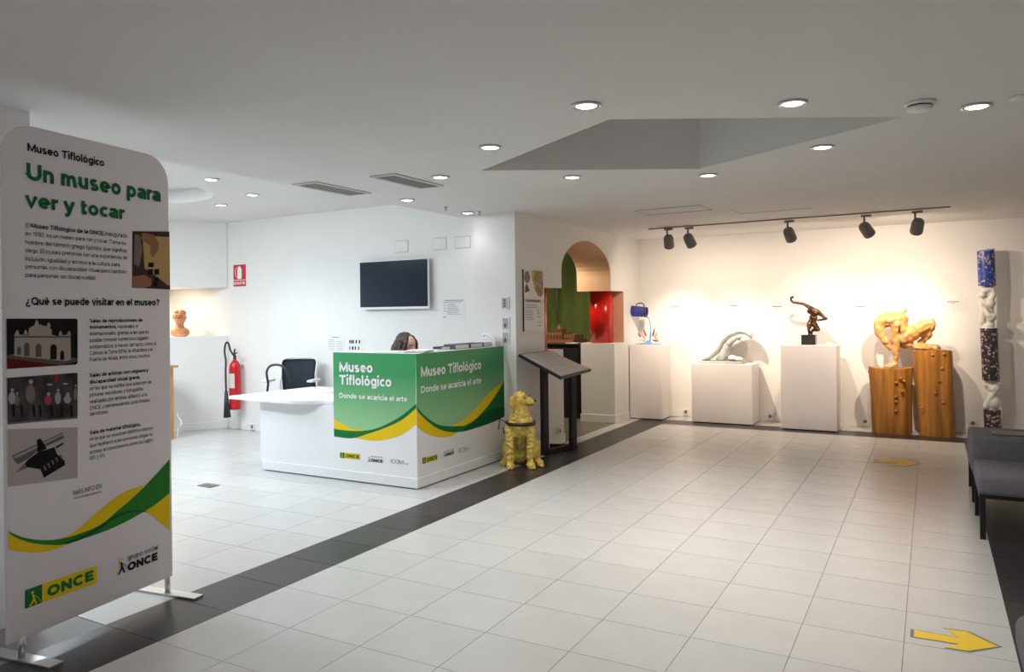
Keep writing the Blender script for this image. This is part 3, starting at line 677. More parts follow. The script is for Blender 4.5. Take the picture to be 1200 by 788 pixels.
# hands photograph
def pq(pts, m, off): return flatpx('photo_print', BN, [(p[0]/6., 260+p[1]/6.) for p in pts], m, ban, of+off)
pq([(915, 68), (1190, 72), (1190, 478), (912, 465)], mat('photo_brown', (.055, .035, .028), .8, spec=.12), .0003)
pq([(985, 100), (1190, 110), (1190, 440), (1170, 452), (1090, 390), (1000, 330)], mat('photo_ochre', (.50, .33, .13), .8, spec=.12), .0006)
M_SKINP = mat('photo_skin', (.33, .15, .085), .8, spec=.12)
pq([(985, 78), (1060, 92), (1100, 150), (1095, 200), (1060, 250), (1040, 230), (1040, 170), (1005, 145), (970, 120)], M_SKINP, .0010)
pq([(915, 385), (1000, 375), (1050, 405), (1045, 450), (1000, 468), (915, 462)], M_SKINP, .0010)
for a in ((1025, 290, 38, 30), (1020, 335, 38, 38), (1068, 335, 34, 38), (1068, 395, 28, 28), (1060, 425, 30, 32)): pq([(a[0], a[1]), (a[0]+a[2], a[1]-2), (a[0]+a[2], a[1]+a[3]), (a[0], a[1]+a[3])], M_PDARK, .0012)
pq([(930, 90), (965, 95), (985, 200), (960, 320), (925, 300)], M_PPALE if False else M_PTAN, .0008)
# white cabinet at the very left
t = empty('brochure_cabinet', (-3.93, 1.6, 0), 'white cabinet cut off by the left edge beside the banner', 'cabinet')
box('body', -4.16, -3.735, 1.25, 1.87, 0.0, .78, M_WHITE, t, .004)
fin('edge_screw', cone(bmesh.new(), (-3.735, 1.84, .60), (-3.728, 1.84, .60), .005, .005, 10), M_BLK, t)

# ------------------------------------------------------------ reception desk
DX0, DX1, DY0, DY1, DT = -5.08, -4.09, 5.57, 7.18, 1.222
t = empty('reception_desk', (-4.6, 6.2, 0), 'white corner reception desk with green printed front and museum lettering', 'desk')
bm = bmesh.new(); prism(bm, [(DX0, DY0), (DX1, DY0), (DX1, DY1), (DX1-.05, DY1), (DX1-.05, DY0+.05), (DX0, DY0+.05)], .10, DT-.012)
body = fin('front_panel', bm, M_WHITE, t)
bm = bmesh.new(); prism(bm, [(DX0, DY0+.002), (DX1-.002, DY0+.002), (DX1-.002, DY1), (DX1-.30, DY1), (DX1-.30, DY0+.30), (DX0, DY0+.30)], DT-.012, DT+.012); fin('counter_top', bm, M_WHITE, t)
bm = bmesh.new(); prism(bm, [(-6.05, DY0-.012), (DX1+.012, DY0-.012), (DX1+.012, DY1), (DX1-.05, DY1), (DX1-.05, DY0+.05), (-6.05, DY0+.05)], .012, .10); fin('plinth', bm, M_WHITE, t)
bm = bmesh.new(); prism(bm, [(-6.03, DY0+.02), (DX1-.03, DY0+.02), (DX1-.03, DY1), (DX1-.05, DY1), (DX1-.05, DY0+.05), (-6.03, DY0+.05)], 0, .014); fin('base_shadow_gap', bm, M_BLK, t)
bm = bmesh.new(); prism(bm, [(-5.06, 5.87), (-4.39, 5.87), (-4.39, DY1), (-4.75, DY1), (-4.75, 6.15), (-5.06, 6.15)], .72, .75); fin('work_surface', bm, M_WHITE, t)
box('side_panel', DX0, DX0+.03, DY0+.05, DY0+.32, .10, DT-.012, M_WHITE, t)
# lower return with the table top
t2 = empty('reception_side_table', (-5.7, 6.0, 0), 'low white table joined to the left side of the reception desk', 'table')
box('panel', -6.085, DX0-.002, DY0+.001, DY0+.05, .10, .725, M_WHITE, t2)
box('end_panel', -6.085, -6.035, DY0+.05, 6.3, .015, .725, M_WHITE, t2)
tp = [(-6.62, 5.57)]+[(-5.45, 5.43)]
top = [(-6.58, 5.50), (-5.62, 5.44)]+[(-5.62+.30*math.sin(a)*1.0, 5.57-.13*math.cos(a)) for a in [k*math.pi/2/6 for k in range(1, 7)]]
top = [(-6.46, 5.49), (-5.66, 5.43), (-5.50, 5.44), (-5.38, 5.48), (-5.28, 5.54), (-5.20, 5.566), (DX0-.003, 5.566), (DX0-.003, 6.55), (-6.35, 6.60)]
bm = prism(bmesh.new(), top, .725, .755); fin('table_top', bm, M_WHITE, t2)
FD = Plane((-6.085, DY0), (DX1, DY0)); FR = Plane((DX1, DY0), (DX1, DY1))
M_GRAD = gradient_mat('desk_green_gradient', .0, .62, (.36, .62, .33), (.035, .31, .10))
M_GRAD2 = gradient_mat('desk_green_gradient_side', .0, .70, (.40, .66, .34), (.03, .27, .08))
dz = lambda p: (380+p[0]*.2539, 380+p[1]*.2539)
def clampd(pl, L, u0, u1):
    return [(min(max(u, u0), u1), min(v, DT+.010)) for u, v in L]
UL0, UL1 = DX0-(-6.085)+.001, DX1+6.085
def dl(name, pts, m, off): return flat(name, FD, clampd(FD, [FD.px(*dz(p)) for p in pts], UL0, UL1), m, body, off)
def dr(name, pts, m, off): return flat(name, FR, clampd(FR, [FR.px(*dz(p)) for p in pts], .0, DY1-DY0), m, body, off)
cl = sp([(40, 515), (130, 527), (200, 505), (280, 478), (350, 430), (422, 372)])
dl('printed_green', [(40, 130), (430, 130)]+[(422, 380)]+cl[::-1], M_GRAD, .0008)
dl('printed_wave', sp([(40, 435), (110, 475), (190, 490)])+[(190, 496), (110, 494), (40, 482)], M_YEL, .0014)
dl('printed_wave', sp([(150, 524), (200, 506), (280, 478), (360, 440), (425, 384)])+sp([(425, 464), (350, 515), (280, 535), (230, 539), (180, 533), (140, 525)]), M_YEL, .0012)
dl('printed_wave', sp([(40, 483), (110, 492), (190, 492), (260, 475), (350, 428), (425, 368)])+sp([(425, 388), (360, 442), (280, 480), (200, 507), (130, 527), (40, 518)]), M_DGRN, .0016)
dr('printed_green', [(420, 130), (895, 80), (895, 380)]+sp([(880, 370), (840, 420), (780, 450), (700, 478), (610, 500), (520, 470), (460, 425), (418, 372)]), M_GRAD, .0008)
dr('printed_wave', [(896, 160)]+sp([(880, 178), (850, 225), (825, 265), (770, 345), (700, 425), (640, 465), (590, 492)])+sp([(590, 500), (640, 496), (700, 480), (760, 450), (820, 425), (870, 385), (896, 360)]), M_DGRN, .0012)
dr('printed_wave', sp([(585, 470), (640, 445), (700, 390), (760, 320), (828, 264)])+sp([(828, 264), (790, 330), (740, 395), (690, 445), (640, 472), (590, 492)]), M_YEL, .0016)
dr('printed_wave', sp([(640, 490), (700, 440), (760, 395), (820, 385), (870, 380), (896, 350)])+sp([(896, 362), (840, 420), (780, 452), (700, 480), (640, 497)]), M_SHD, .0018)
dr('printed_wave', sp([(416, 384), (470, 440), (530, 480), (612, 500)])+sp([(612, 503), (580, 520), (530, 523), (470, 506), (416, 464)]), M_YEL, .0014)
dr('printed_wave', sp([(416, 368), (460, 420), (520, 462), (580, 472), (640, 470)])+sp([(640, 488), (600, 500), (530, 486), (470, 444), (416, 388)]), M_DGRN, .0020)
def dt(pl, s, a, b, cap, m, bold): return textpx(s, pl, dz(a), dz(b), cap, m, body, .0035, bold)
dt(FD, 'Museo', (71, 218), (224, 226), 11.3, M_WTXT, .026)
dt(FD, 'Tiflológico', (71, 279), (311, 290), 11.3, M_WTXT, .026)
dt(FD, 'Donde se acaricia el arte', (71, 340), (384, 359), 5.8, M_WTXT, .02)
dt(FR, 'Museo Tiflológico', (445, 245), (723, 208), 12, M_WTXT, .026)
dt(FR, 'Donde se acaricia el arte', (446, 318), (723, 274), 8.2, M_WTXT, .02)
dl('logo_panel', [(73, 592), (94, 594), (94, 620), (73, 617)], M_DGRN, .0010); dl('logo_panel', [(94, 594), (166, 600), (166, 627), (94, 620)], M_YEL, .0010)
dt(FD, 'ONCE', (99, 615), (161, 621), 4, M_DGRN, .045)
u, v = FD.px(*dz((77, 615))); walker(FD, u, v, .045, M_YEL, body, .003)
u, v = FD.px(*dz((202, 636))); walker(FD, u, v, .05, M_INK, body, .003)
dt(FD, 'grupo social', (218, 614), (270, 618), 1.8, M_GREYTXT, 0); dt(FD, 'ONCE', (218, 635), (270, 641), 3.6, M_INK, .04)
dt(FD, 'ICOM', (308, 643), (365, 648), 5, M_GREYTXT, -.01); dt(FD, 'museum', (368, 647), (390, 649), 1.6, M_GREYTXT, 0)
dr('logo_panel', [(453, 618), (469, 614), (469, 642), (453, 646)], M_DGRN, .0010); dr('logo_panel', [(469, 614), (522, 600), (522, 627), (469, 642)], M_YEL, .0010)
dt(FR, 'ONCE', (473, 635), (519, 623), 4.4, M_DGRN, .045)
u, v = FR.px(*dz((455, 640))); walker(FR, u, v, .05, M_YEL, body, .003)
u, v = FR.px(*dz((550, 614))); walker(FR, u, v, .05, M_INK, body, .003)
dt(FR, 'grupo social', (560, 590), (596, 582), 1.8, M_GREYTXT, 0); dt(FR, 'ONCE', (560, 610), (596, 601), 3.6, M_INK, .04)
dt(FR, 'ICOM', (622, 593), (660, 583), 5, M_GREYTXT, -.01); dt(FR, 'museum', (662, 580), (675, 577), 1.6, M_GREYTXT, 0)

# ------------------------------------------------------------ things on the desk
ZT = DT+.0125
def book(x, y, rz, L, W, H, m, label, z=ZT, group='books and boxes on the counter', name='book', cat='book'):
    t = empty(name, (x, y, z), label, cat, group, rz)
    R_ = Matrix.Translation((x, y, z)) @ Matrix.Rotation(rz, 4, 'Z')
    bm = bmesh.new(); bx(bm, -L/2, L/2, -W/2, W/2, 0, H*.1); bx(bm, -L/2, L/2, -W/2, W/2, H*.9, H); bx(bm, -L/2, L/2, -W/2, -W/2+H*.08, H*.1, H*.9); bmesh.ops.transform(bm, matrix=R_, verts=bm.verts); fin('cover', bm, m, t)
    bm = bmesh.new(); bx(bm, -L/2+.004, L/2-.004, -W/2+H*.08, W/2-.005, H*.1, H*.9); bmesh.ops.transform(bm, matrix=R_, verts=bm.verts); fin('pages', bm, M_PAPER, t)
M_DG = mat('dark_grey_card', (.07, .08, .075), .6); M_MG = mat('mid_grey_card', (.25, .25, .25), .6)
book(-4.25, 6.22, 0, .10, .16, .035, M_BLK, 'small black box at the left end of the counter boxes')
book(-4.23, 6.46, 0, .14, .26, .05, M_DG, 'dark grey flat box on the counter, left of its twin')
book(-4.23, 6.74, 0, .14, .24, .05, M_DG, 'dark grey flat box on the counter, middle of the row')
book(-4.23, 6.96, 0, .14, .17, .045, M_MG, 'light grey flat box on the counter beside the white telephone')
def sheets(x, y, rz, L, W, n, label):
    t = empty('paper_stack', (x, y, ZT), label, 'papers', 'paper stacks on the counter', rz)
    for k in range(n):
        bm = bmesh.new(); bx(bm, -L/2, L/2, -W/2, W/2, k*.006, k*.006+.004); bmesh.ops.transform(bm, matrix=Matrix.Translation((x+random.uniform(-.01, .01), y+random.uniform(-.01, .01), ZT+.0003)) @ Matrix.Rotation(rz+random.uniform(-.12, .12), 4, 'Z'), verts=bm.verts); fin('sheet', bm, M_PAPER, t)
sheets(-4.50, 5.72, .1, .26, .19, 2, 'flat white leaflets on the counter left of the corner'); sheets(-4.20, 5.78, .3, .2, .25, 4, 'stack of white leaflets at the corner of the counter')
sheets(-4.24, 6.10, .1, .14, .14, 2, 'small white leaflets before the dark boxes'); sheets(-4.85, 5.70, .0, .2, .12, 1, 'single grey leaflet at the left end of the counter')
# telephone
t = empty('telephone', (-4.24, 7.09, ZT), 'white desk telephone with handset at the right end of the counter', 'telephone')
bm = bmesh.new(); prism(bm, [(-4.32, 7.06), (-4.13, 7.06), (-4.13, 7.17), (-4.32, 7.17)], ZT, ZT+.05)
for v_ in bm.verts:
    if v_.co.z > ZT+.04 and v_.co.x < -4.2: v_.co.z += .03
fin('base', bm, M_WHITE, t)
fin('handset', tube(bmesh.new(), smooth_path([(-4.30, 7.09, ZT+.11), (-4.27, 7.09, ZT+.128), (-4.21, 7.09, ZT+.115), (-4.16, 7.09, ZT+.085), (-4.15, 7.09, ZT+.065)], 4), .018, 10), M_WHITE, t, True)
fin('keypad', bx(bmesh.new(), -4.19, -4.15, 7.10, 7.16, ZT+.049, ZT+.054), M_GREY, t)
fin('cord', tube(bmesh.new(), [(-4.30+.002*math.cos(k), 7.06+.004*k*.2, ZT+.02+.07*(k/40)+.004*math.sin(k*1.2)) for k in range(30)], .004, 6), mat('cord_brown', (.2, .09, .05), .5), t)
# small framed notices standing near the wall corner
for k, (a, b, l) in enumerate((((588, 348), (597, 363), 'top small grey framed notice on the wall above the telephone'), ((589, 372), (597.5, 387), 'middle small grey framed notice above the telephone'), ((589, 389), (597.5, 404), 'lowest small grey framed notice right above the telephone'))):
    u0, v0 = TV.px(a[0], b[1]); u1, v1 = TV.px(b[0], a[1])
    t = empty('wall_notice', TV.at((u0+u1)/2, v0, .01), l, 'notice', 'small notices by the wall corner')
    bm = bmesh.new(); bx(bm, u0, u1, v0, v1, .004, .016); bmesh.ops.transform(bm, matrix=TV.mat(0, 0, 0) , verts=bm.verts); fr = fin('holder', bm, M_WHITE, t)
    w_ = (u1-u0); flat('printed_sheet', TV, [(u0+.01, v0+.012), (u1-.01, v0+.012), (u1-.01, v1-.01), (u0+.01, v1-.01)], mat('notice_grey', (.42, .40, .38), .6), fr, .0172)
    for j in range(3 if k == 0 else 1): flat('printed_mark', TV, [(u0+w_*.35, v0+.03+.03*j), (u0+w_*.6, v0+.03+.03*j), (u0+w_*.6, v0+.05+.03*j if k == 0 else v0+.07), (u0+w_*.35, v0+.05+.03*j if k == 0 else v0+.07)], M_GREYTXT, fr, .0178)

# ------------------------------------------------------------ left wall fittings
t = empty('television', TV.at(3.07, 1.67, .05), 'black flat television with white rim mounted on the white wall', 'television')
u0, v0 = TV.px(426.5, 362.5); u1, v1 = TV.px(506.5, 304.5); v0 = 1.655; v1 = 2.243
def wbox(name, pl, a0, a1, b0, b1, o0, o1, m, par, bev=0):
    bm = bmesh.new(); bx(bm, a0, a1, b0, b1, o0, o1, bev)
    # plane matrix z axis may point away from the viewer
    mw = pl.mat(0, 0, 0); zz = (mw.to_3x3() @ Vector((0, 0, 1))).dot(pl.n)
    if zz < 0: bmesh.ops.transform(bm, matrix=Matrix.Diagonal((1, 1, -1, 1)), verts=bm.verts)
    bmesh.ops.transform(bm, matrix=mw, verts=bm.verts); return fin(name, bm, m, par)
cs = wbox('casing', TV, u0, u1, v0, v1, .05, .075, M_WHITE, t, .003)
wbox('wall_bracket', TV, (u0+u1)/2-.15, (u0+u1)/2+.15, v0+.15, v1-.15, .001, .05, M_BLK, t)
wbox('screen', TV, u0+.012, u1-.012, v0+.028, v1-.010, .0752, .0775, mat('screen_glass', (.010, .018, .035), .12, spec=.6), t)
def paper(pl, a, b, name, label, cat, lines, group=None, m=M_PAPER, th=.003):
    u0, v0 = pl.px(a[0], b[1]); u1, v1 = pl.px(b[0], a[1])
    u0, u1 = min(u0, u1), max(u0, u1)
    t = empty(name, pl.at((u0+u1)/2, v0, .002), label, cat, group); s_ = wbox('sheet', pl, u0, u1, v0, v1, .0005, th, m, t)
    for (x0, y0, x1, y1, mm) in lines:
        w_, h_ = u1-u0, v1-v0
        flat('printed_line', pl, [(u0+x0*w_, v0+y0*h_), (u0+x1*w_, v0+y0*h_), (u0+x1*w_, v0+y1*h_), (u0+x0*w_, v0+y1*h_)], mm, s_, th+.001)
    return t, s_, (u0, u1, v0, v1)
paper(TV, (519, 350), (544, 373.5), 'wall_notice', 'printed white notice on the wall right of the television', 'notice', [(.1, .90, .95, .93, M_GREYTXT), (.1, .82, .9, .85, M_LGREYTXT)]+[(.22, .2+.075*k, .6+.3*random.random(), .225+.075*k, M_LGREYTXT) for k in range(8)]+[(.05, .8-.15*k, .14, .84-.15*k, M_LGREYTXT) for k in range(4)]+[(.05, .05, .14, .10, M_GREYTXT)])
paper(TV, (383, 394), (404, 413), 'wall_notice', 'faint typed sheet on the wall left of the desk lettering', 'notice', [(.1, .15+.1*k, .45, .17+.1*k, M_LGREYTXT) for k in range(7)]+[(.55, .15+.1*k, .9, .17+.1*k, M_LGREYTXT) for k in range(6)]+[(.3, .9, .7, .93, M_GREYTXT)])
paper(TV, (407.5, 394.5), (426, 416), 'wall_notice', 'white sheet with two rows of black silhouettes behind the desk', 'notice', [(x, .62, x+w_, .80, M_INK) for x, w_ in ((.12, .07), (.22, .07), (.32, .09), (.52, .08), (.72, .08))]+[(x, .28, x+w_, .46, M_INK) for x, w_ in ((.12, .06), (.28, .10), (.46, .07), (.66, .07))])
for k, (a, b) in enumerate((((463, 282), (478, 296)), ((508, 279), (523, 293)), ((534, 277), (551, 291)))):
    u0, v0 = TV.px(a[0], b[1]); u1, v1 = TV.px(b[0], a[1])
    o = wbox('wall_access_cover', TV, u0, u1, v0, v1, .0005, .006, M_WALL, None)
    tag(o, ['square white wall cover plate directly above the television', 'middle square white cover plate high on the wall', 'rightmost square white cover plate high on the wall'][k], 'cover plate', 'square cover plates on the wall')
    fin('joint', tube(bmesh.new(), [TV.at(u, v, .001) for u, v in ((u0-.003, v0-.003), (u1+.003, v0-.003), (u1+.003, v1+.003), (u0-.003, v1+.003))], .003, 4, True), mat('joint_grey', (.45, .45, .46), .9), o)
# extinguisher sign
t, s_, (u0, u1, v0, v1) = paper(TV, (274, 310), (288, 336), 'fire_extinguisher_sign', 'red fire extinguisher sign on the white wall', 'sign', [], m=mat('sign_red', (.62, .012, .03), .4), th=.004)
w_, h_ = u1-u0, v1-v0
flat('pictogram', TV, [(u0+w_*a, v0+h_*b) for a, b in ((.34, .34), (.68, .34), (.68, .80), (.60, .87), (.60, .92), (.44, .92), (.44, .87), (.34, .80))], M_WTXT, s_, .006)
fin('pictogram_hose', tube(bmesh.new(), smooth_path([TV.at(u0+w_*a, v0+h_*b, .006) for a, b in ((.44, .90), (.25, .85), (.16, .7), (.22, .5), (.28, .42))], 4), .004, 5), M_WTXT, s_)
flat('rule', TV, [(u0, v0+h_*.27), (u1, v0+h_*.27), (u1, v0+h_*.30), (u0, v0+h_*.30)], M_WTXT, s_, .006)
text('EXTINTOR', TV, u0+w_*.06, v0+h_*.08, w_*.88, h_*.12, M_WTXT, s_, .006, .03)
# extinguisher
ex = TV.at(TV.len-4.49, 0, .13); t = empty('fire_extinguisher', (ex.x, ex.y, .28), 'red fire extinguisher with black hose hung on the white wall', 'fire extinguisher')
bm = bmesh.new(); lathe(bm, [(.0, .30), (.068, .30), (.076, .32), (.078, .36), (.078, .86), (.070, .92), (.045, .965), (.024, .98), (.024, 1.0), (0, 1.0)], (ex.x, ex.y), 24); cyl = fin('cylinder', bm, mat('extinguisher_red', (.55, .01, .012), .25), t, True)
bm = bmesh.new(); lathe(bm, [(.0785, .60), (.0785, .80)], (ex.x, ex.y), 24)
for f in [f for f in bm.faces if (f.calc_center_median()-Vector((ex.x, ex.y, .7))).dot(Vector((-.2, -1, 0))) < .045]: bm.faces.remove(f)
fin('label', bm, mat('label_cream', (.65, .60, .55), .5), cyl)
bm = bmesh.new(); cone(bm, (ex.x, ex.y, 1.0), (ex.x, ex.y, 1.05), .022, .018, 14); bar(bm, (ex.x-.01, ex.y-.01, 1.05), (ex.x+.10, ex.y-.05, 1.09), .02, .008); bar(bm, (ex.x-.01, ex.y, 1.07), (ex.x+.06, ex.y-.05, 1.14), .02, .008); fin('valve', bm, M_BLK, t)
fin('hose', tube(bmesh.new(), smooth_path([(ex.x, ex.y-.02, 1.05), (ex.x-.05, ex.y-.03, 1.12), (ex.x-.08, ex.y-.04, 1.22), (ex.x-.12, ex.y-.05, 1.21), (ex.x-.12, ex.y-.07, 1.10), (ex.x-.05, ex.y-.11, .98), (ex.x-.05, ex.y-.115, .80), (ex.x-.045, ex.y-.115, .55)], 6), .013, 8), M_BLK, t, True)
fin('nozzle_horn', cone(bmesh.new(), (ex.x-.045, ex.y-.115, .56), (ex.x-.045, ex.y-.10, .20), .02, .05, 14), M_BLK, t, True)
fin('bracket', bar(bmesh.new(), (ex.x, ex.y+.02, .9), (ex.x-.002, ex.y+.125, .9), .06, .03), M_GREY, t)
# bust
bc = Vector((-9.36, 7.12, 1.3105)); t = empty('portrait_bust', bc, 'terracotta bust of a man with glasses on the low wall', 'sculpture')
TERR = mat('terracotta', (.62, .27, .13), .7, noise_amt=.12, nscale=20)
rb = Matrix.Translation(bc) @ Matrix.Rotation(TH+.1, 4, 'Z')
V = lambda x, y, z: tuple(rb @ Vector((x, y, z)))
bd = blob('figure', [('s', V(0, 0, .275), (.078, .09, .105)), ('s', V(0, -.045, .225), (.055, .05, .06)), ('c', [V(0, .01, .10), V(0, 0, .2)], [.055, .05]), ('s', V(0, 0, .075), (.12, .075, .07)), ('s', V(-.07, 0, .06), (.06, .06, .06)), ('s', V(.07, 0, .06), (.06, .06, .06)),
     ('s', V(0, -.10, .265), (.014, .02, .028)), ('s', V(-.078, 0, .265), (.015, .02, .03)), ('s', V(.078, 0, .265), (.015, .02, .03)), ('s', V(0, .015, .335), (.08, .085, .05)), ('s', V(-.03, -.04, .355), (.035, .04, .025)), ('s', V(.035, -.03, .35), (.035, .04, .03)),
     ('s', V(0, -.088, .215), (.024, .01, .007)), ('s', V(0, 0, .02), (.13, .085, .03))], TERR, t, voxel=.008, smooth=2, rough=.006, rscale=30)
fin('glasses', tube(tube(bmesh.new(), [V(-.035+.026*math.cos(a), -.102, .285+.02*math.sin(a)) for a in [k*.524 for k in range(12)]], .005, 5, True), [V(.035+.026*math.cos(a), -.102, .285+.02*math.sin(a)) for a in [k*.524 for k in range(12)]], .005, 5, True), mat('brown_frame', (.10, .035, .02), .5), t)
fin('lapels', tube(bmesh.new(), [V(-.05, -.055, .15), V(0, -.085, .09), V(.05, -.055, .15)], .012, 6), TERR, t, True)
# wooden stand at the banner edge
t = empty('wooden_stand', (-9.3, 6.3, 0), 'light oak side table half hidden behind the banner edge', 'table')
OAK = mat('oak', (.48, .26, .09), .5, noise_amt=.2, nscale=6, stretch=(8, 8, 1))
wp = PX(203, 505, -9.2); 
TB = Vector((-8.70, 6.45, 0))
fin('table_top', bx(bmesh.new(), TB.x-.75, TB.x+.10, TB.y-.5, TB.y+.06, .93, .96), OAK, t)
for dx, dy in ((0, 0), (-.68, 0), (0, -.42), (-.68, -.42)): fin('leg', bx(bmesh.new(), TB.x+.02+dx, TB.x+.08+dx, TB.y-.05+dy, TB.y+.0+dy, 0, .93), OAK, t)
fin('shelf', bx(bmesh.new(), TB.x-.70, TB.x+.02, TB.y-.45, TB.y-.01, .17, .19), OAK, t)
tag(fin('power_cable', tube(bmesh.new(), smooth_path([(TB.x+.09, TB.y+.04, .01), (TB.x+.10, TB.y+.05, .15), (TB.x+.15, TB.y+.05, .17), (TB.x+.14, TB.y+.06, .23), (TB.x+.10, TB.y+.05, .28), (TB.x+.095, TB.y+.04, .34)], 6), .006, 6), M_TRIM), 'white cable looped at the oak side table', 'cable')
# floor box lid
tag(box('floor_socket_plate', -6.05, -5.87, 4.77, 4.88, .0005, .006, mat('brass_dull', (.16, .13, .10), .4, metal=.5)), 'small dark metal plate set in the pale floor', 'floor plate')
def socket(x, y, z, nrm, label):
    c = Vector((x, y, z)); n_ = Vector(nrm); s_ = n_.cross(Vector((0, 0, 1)))
    t = empty('wall_socket', c, label, 'socket', 'wall sockets')
    bm = bmesh.new(); bar(bm, c, c+n_*.02, .085, .085); fin('plate', bm, M_TRIM, t)
    bm = bmesh.new(); cone(bm, c+n_*.0205, c+n_*.022, .026, .026, 14); fin('outlet', bm, mat('socket_grey', (.18, .17, .16), .5), t)
for px_, py_, l in ((804, 483, 'wall socket between the bucket plinth and the wave plinth'), (903, 488, 'wall socket right of the wave plinth'), (1014, 494, 'wall socket left of the wooden logs'), (1140, 496, 'wall socket right of the wooden logs')):
    q = PY(px_, py_, 11.19); socket(q.x, 11.188, max(q.z, .075), (0, -1, 0), l)
q = TV.at(TV.len-4.27, .06, .013); socket(q.x, q.y, .06, TV.n, 'wall socket at the foot of the reception wall')
q = PX(654, 508, AX1); socket(AX1+.001, 8.25, .16, (1, 0, 0), 'wall socket low on the wall behind the lectern')

# ------------------------------------------------------------ office chair
def office_chair(x, y, rz, label):
    t = empty('office_chair', (x, y, 0), label, 'chair', None, 0)
    Rm = Matrix.Translation((x, y, 0)) @ Matrix.Rotation(rz, 4, 'Z')      # faces local -Y
    def T(bm): bmesh.ops.transform(bm, matrix=Rm, verts=bm.verts); return bm
    mesh = mat('chair_mesh', (.05, .06, .085), .8, bump=.3, bscale=500); wf = mat('chair_white', (.75, .75, .76), .35)
    bm = bmesh.new(); bx(bm, -.24, .24, -.24, .22, .43, .50, .03, 3); fin('seat', T(bm), mat('chair_fabric', (.03, .03, .035), .9), t, 'auto')
    bm = bmesh.new(); g = []
    for i in range(9):
        row = []
        for j in range(9):
            u, v = -1+2*i/8, j/8; ww = .225*(1-.12*(1-v))
            row.append(bm.verts.new((u*ww, .26-.05*u*u+.05*v-.03*math.sin(v*3.1), .60+.435*v)))
        g.append(row)
    for i in range(8):
        for j in range(8): bm.faces.new((g[i][j], g[i+1][j], g[i+1][j+1], g[i][j+1]))
    bmesh.ops.solidify(bm, geom=bm.faces[:], thickness=.012); fin('backrest', T(bm), mesh, t, True)
    edge = [(g_) for g_ in [(-.215, .26, 1.035), (0, .30, 1.05), (.215, .26, 1.035), (.225, .215, .85), (.20, .215, .60), (-.20, .215, .60), (-.225, .215, .85)]]
    fin('back_frame', T(tube(bmesh.new(), smooth_path(edge, 4, True), .013, 8, True)), wf, t, True)
    for s in (-1, 1):
        fin('armrest', T(bx(bmesh.new(), s*.29-.04, s*.29+.04, -.18, .10, .775, .805, .01, 2)), wf, t, 'auto')
        fin('arm_support', T(tube(bmesh.new(), smooth_path([(s*.22, .05, .46), (s*.30, .03, .50), (s*.31, -.02, .62), (s*.29, -.03, .78)], 4), .014, 8)), M_BLK, t, True)
    fin('column', T(cone(bmesh.new(), (0, 0, .12), (0, 0, .43), .03, .025, 14)), M_GREY, t, True)
    for k in range(5):
        a = 2*math.pi*k/5+.3; e = (.29*math.cos(a), .29*math.sin(a))
        lg = fin('base_leg', T(bar(bmesh.new(), (0, 0, .12), (e[0], e[1], .075), .04, .025)), wf, t)
        fin('caster', T(cone(bmesh.new(), (e[0]-.02, e[1], .03), (e[0]+.02, e[1], .03), .03, .03, 14)), M_BLK, lg, True)
    return t
office_chair(-6.93, 6.86, .42, 'office chair with dark mesh back and white frame behind the low table')
t = empty('swivel_stool', (-4.97, 6.34, 0), 'low round swivel stool under the seated receptionist', 'stool')
bm = bmesh.new(); lathe(bm, [(0, .40), (.17, .40), (.19, .42), (.19, .445), (.17, .46), (0, .46)], (-4.97, 6.34), 26); fin('seat', bm, M_BLK, t, 'auto')
fin('column', cone(bmesh.new(), (-4.97, 6.34, .03), (-4.97, 6.34, .40), .025, .025, 12), M_GREY, t, True)
bm = bmesh.new(); lathe(bm, [(0, .001), (.20, .001), (.20, .012), (.03, .03), (0, .03)], (-4.97, 6.34), 26); fin('foot_plate', bm, M_GREY, t, 'auto')
fin_ = fin('coat_hook_loop', tube(bmesh.new(), smooth_path([(-6.98, 6.52, .78), (-6.98, 6.5, .92), (-6.88, 6.48, 1.0), (-6.74, 6.5, 1.0), (-6.66, 6.52, .92), (-6.64, 6.55, .80)], 5), .014, 8), M_BLK, None, True)
fin_.name = 'cane_handle'; tag(fin_, 'curved black bar arching before the mesh office chair', 'handle')
# wire basket on the table
t = empty('wire_tray', (-5.45, 6.2, .755), 'white wire letter tray on the low table', 'tray')
WW = mat('white_wire', (.7, .7, .72), .4)
for z in (.762, .80, .835): fin('rim', tube(bmesh.new(), [(-5.68, 5.98, z), (-5.22, 5.98, z), (-5.22, 6.38, z), (-5.68, 6.38, z)], .004, 5, True), WW, t)
for k in range(8):
    x = -5.68+.46*k/7; fin('wire', tube(bmesh.new(), [(x, 5.98, .838), (x, 5.98, .762), (x, 6.38, .762), (x, 6.38, .838)], .003, 5), WW, t)

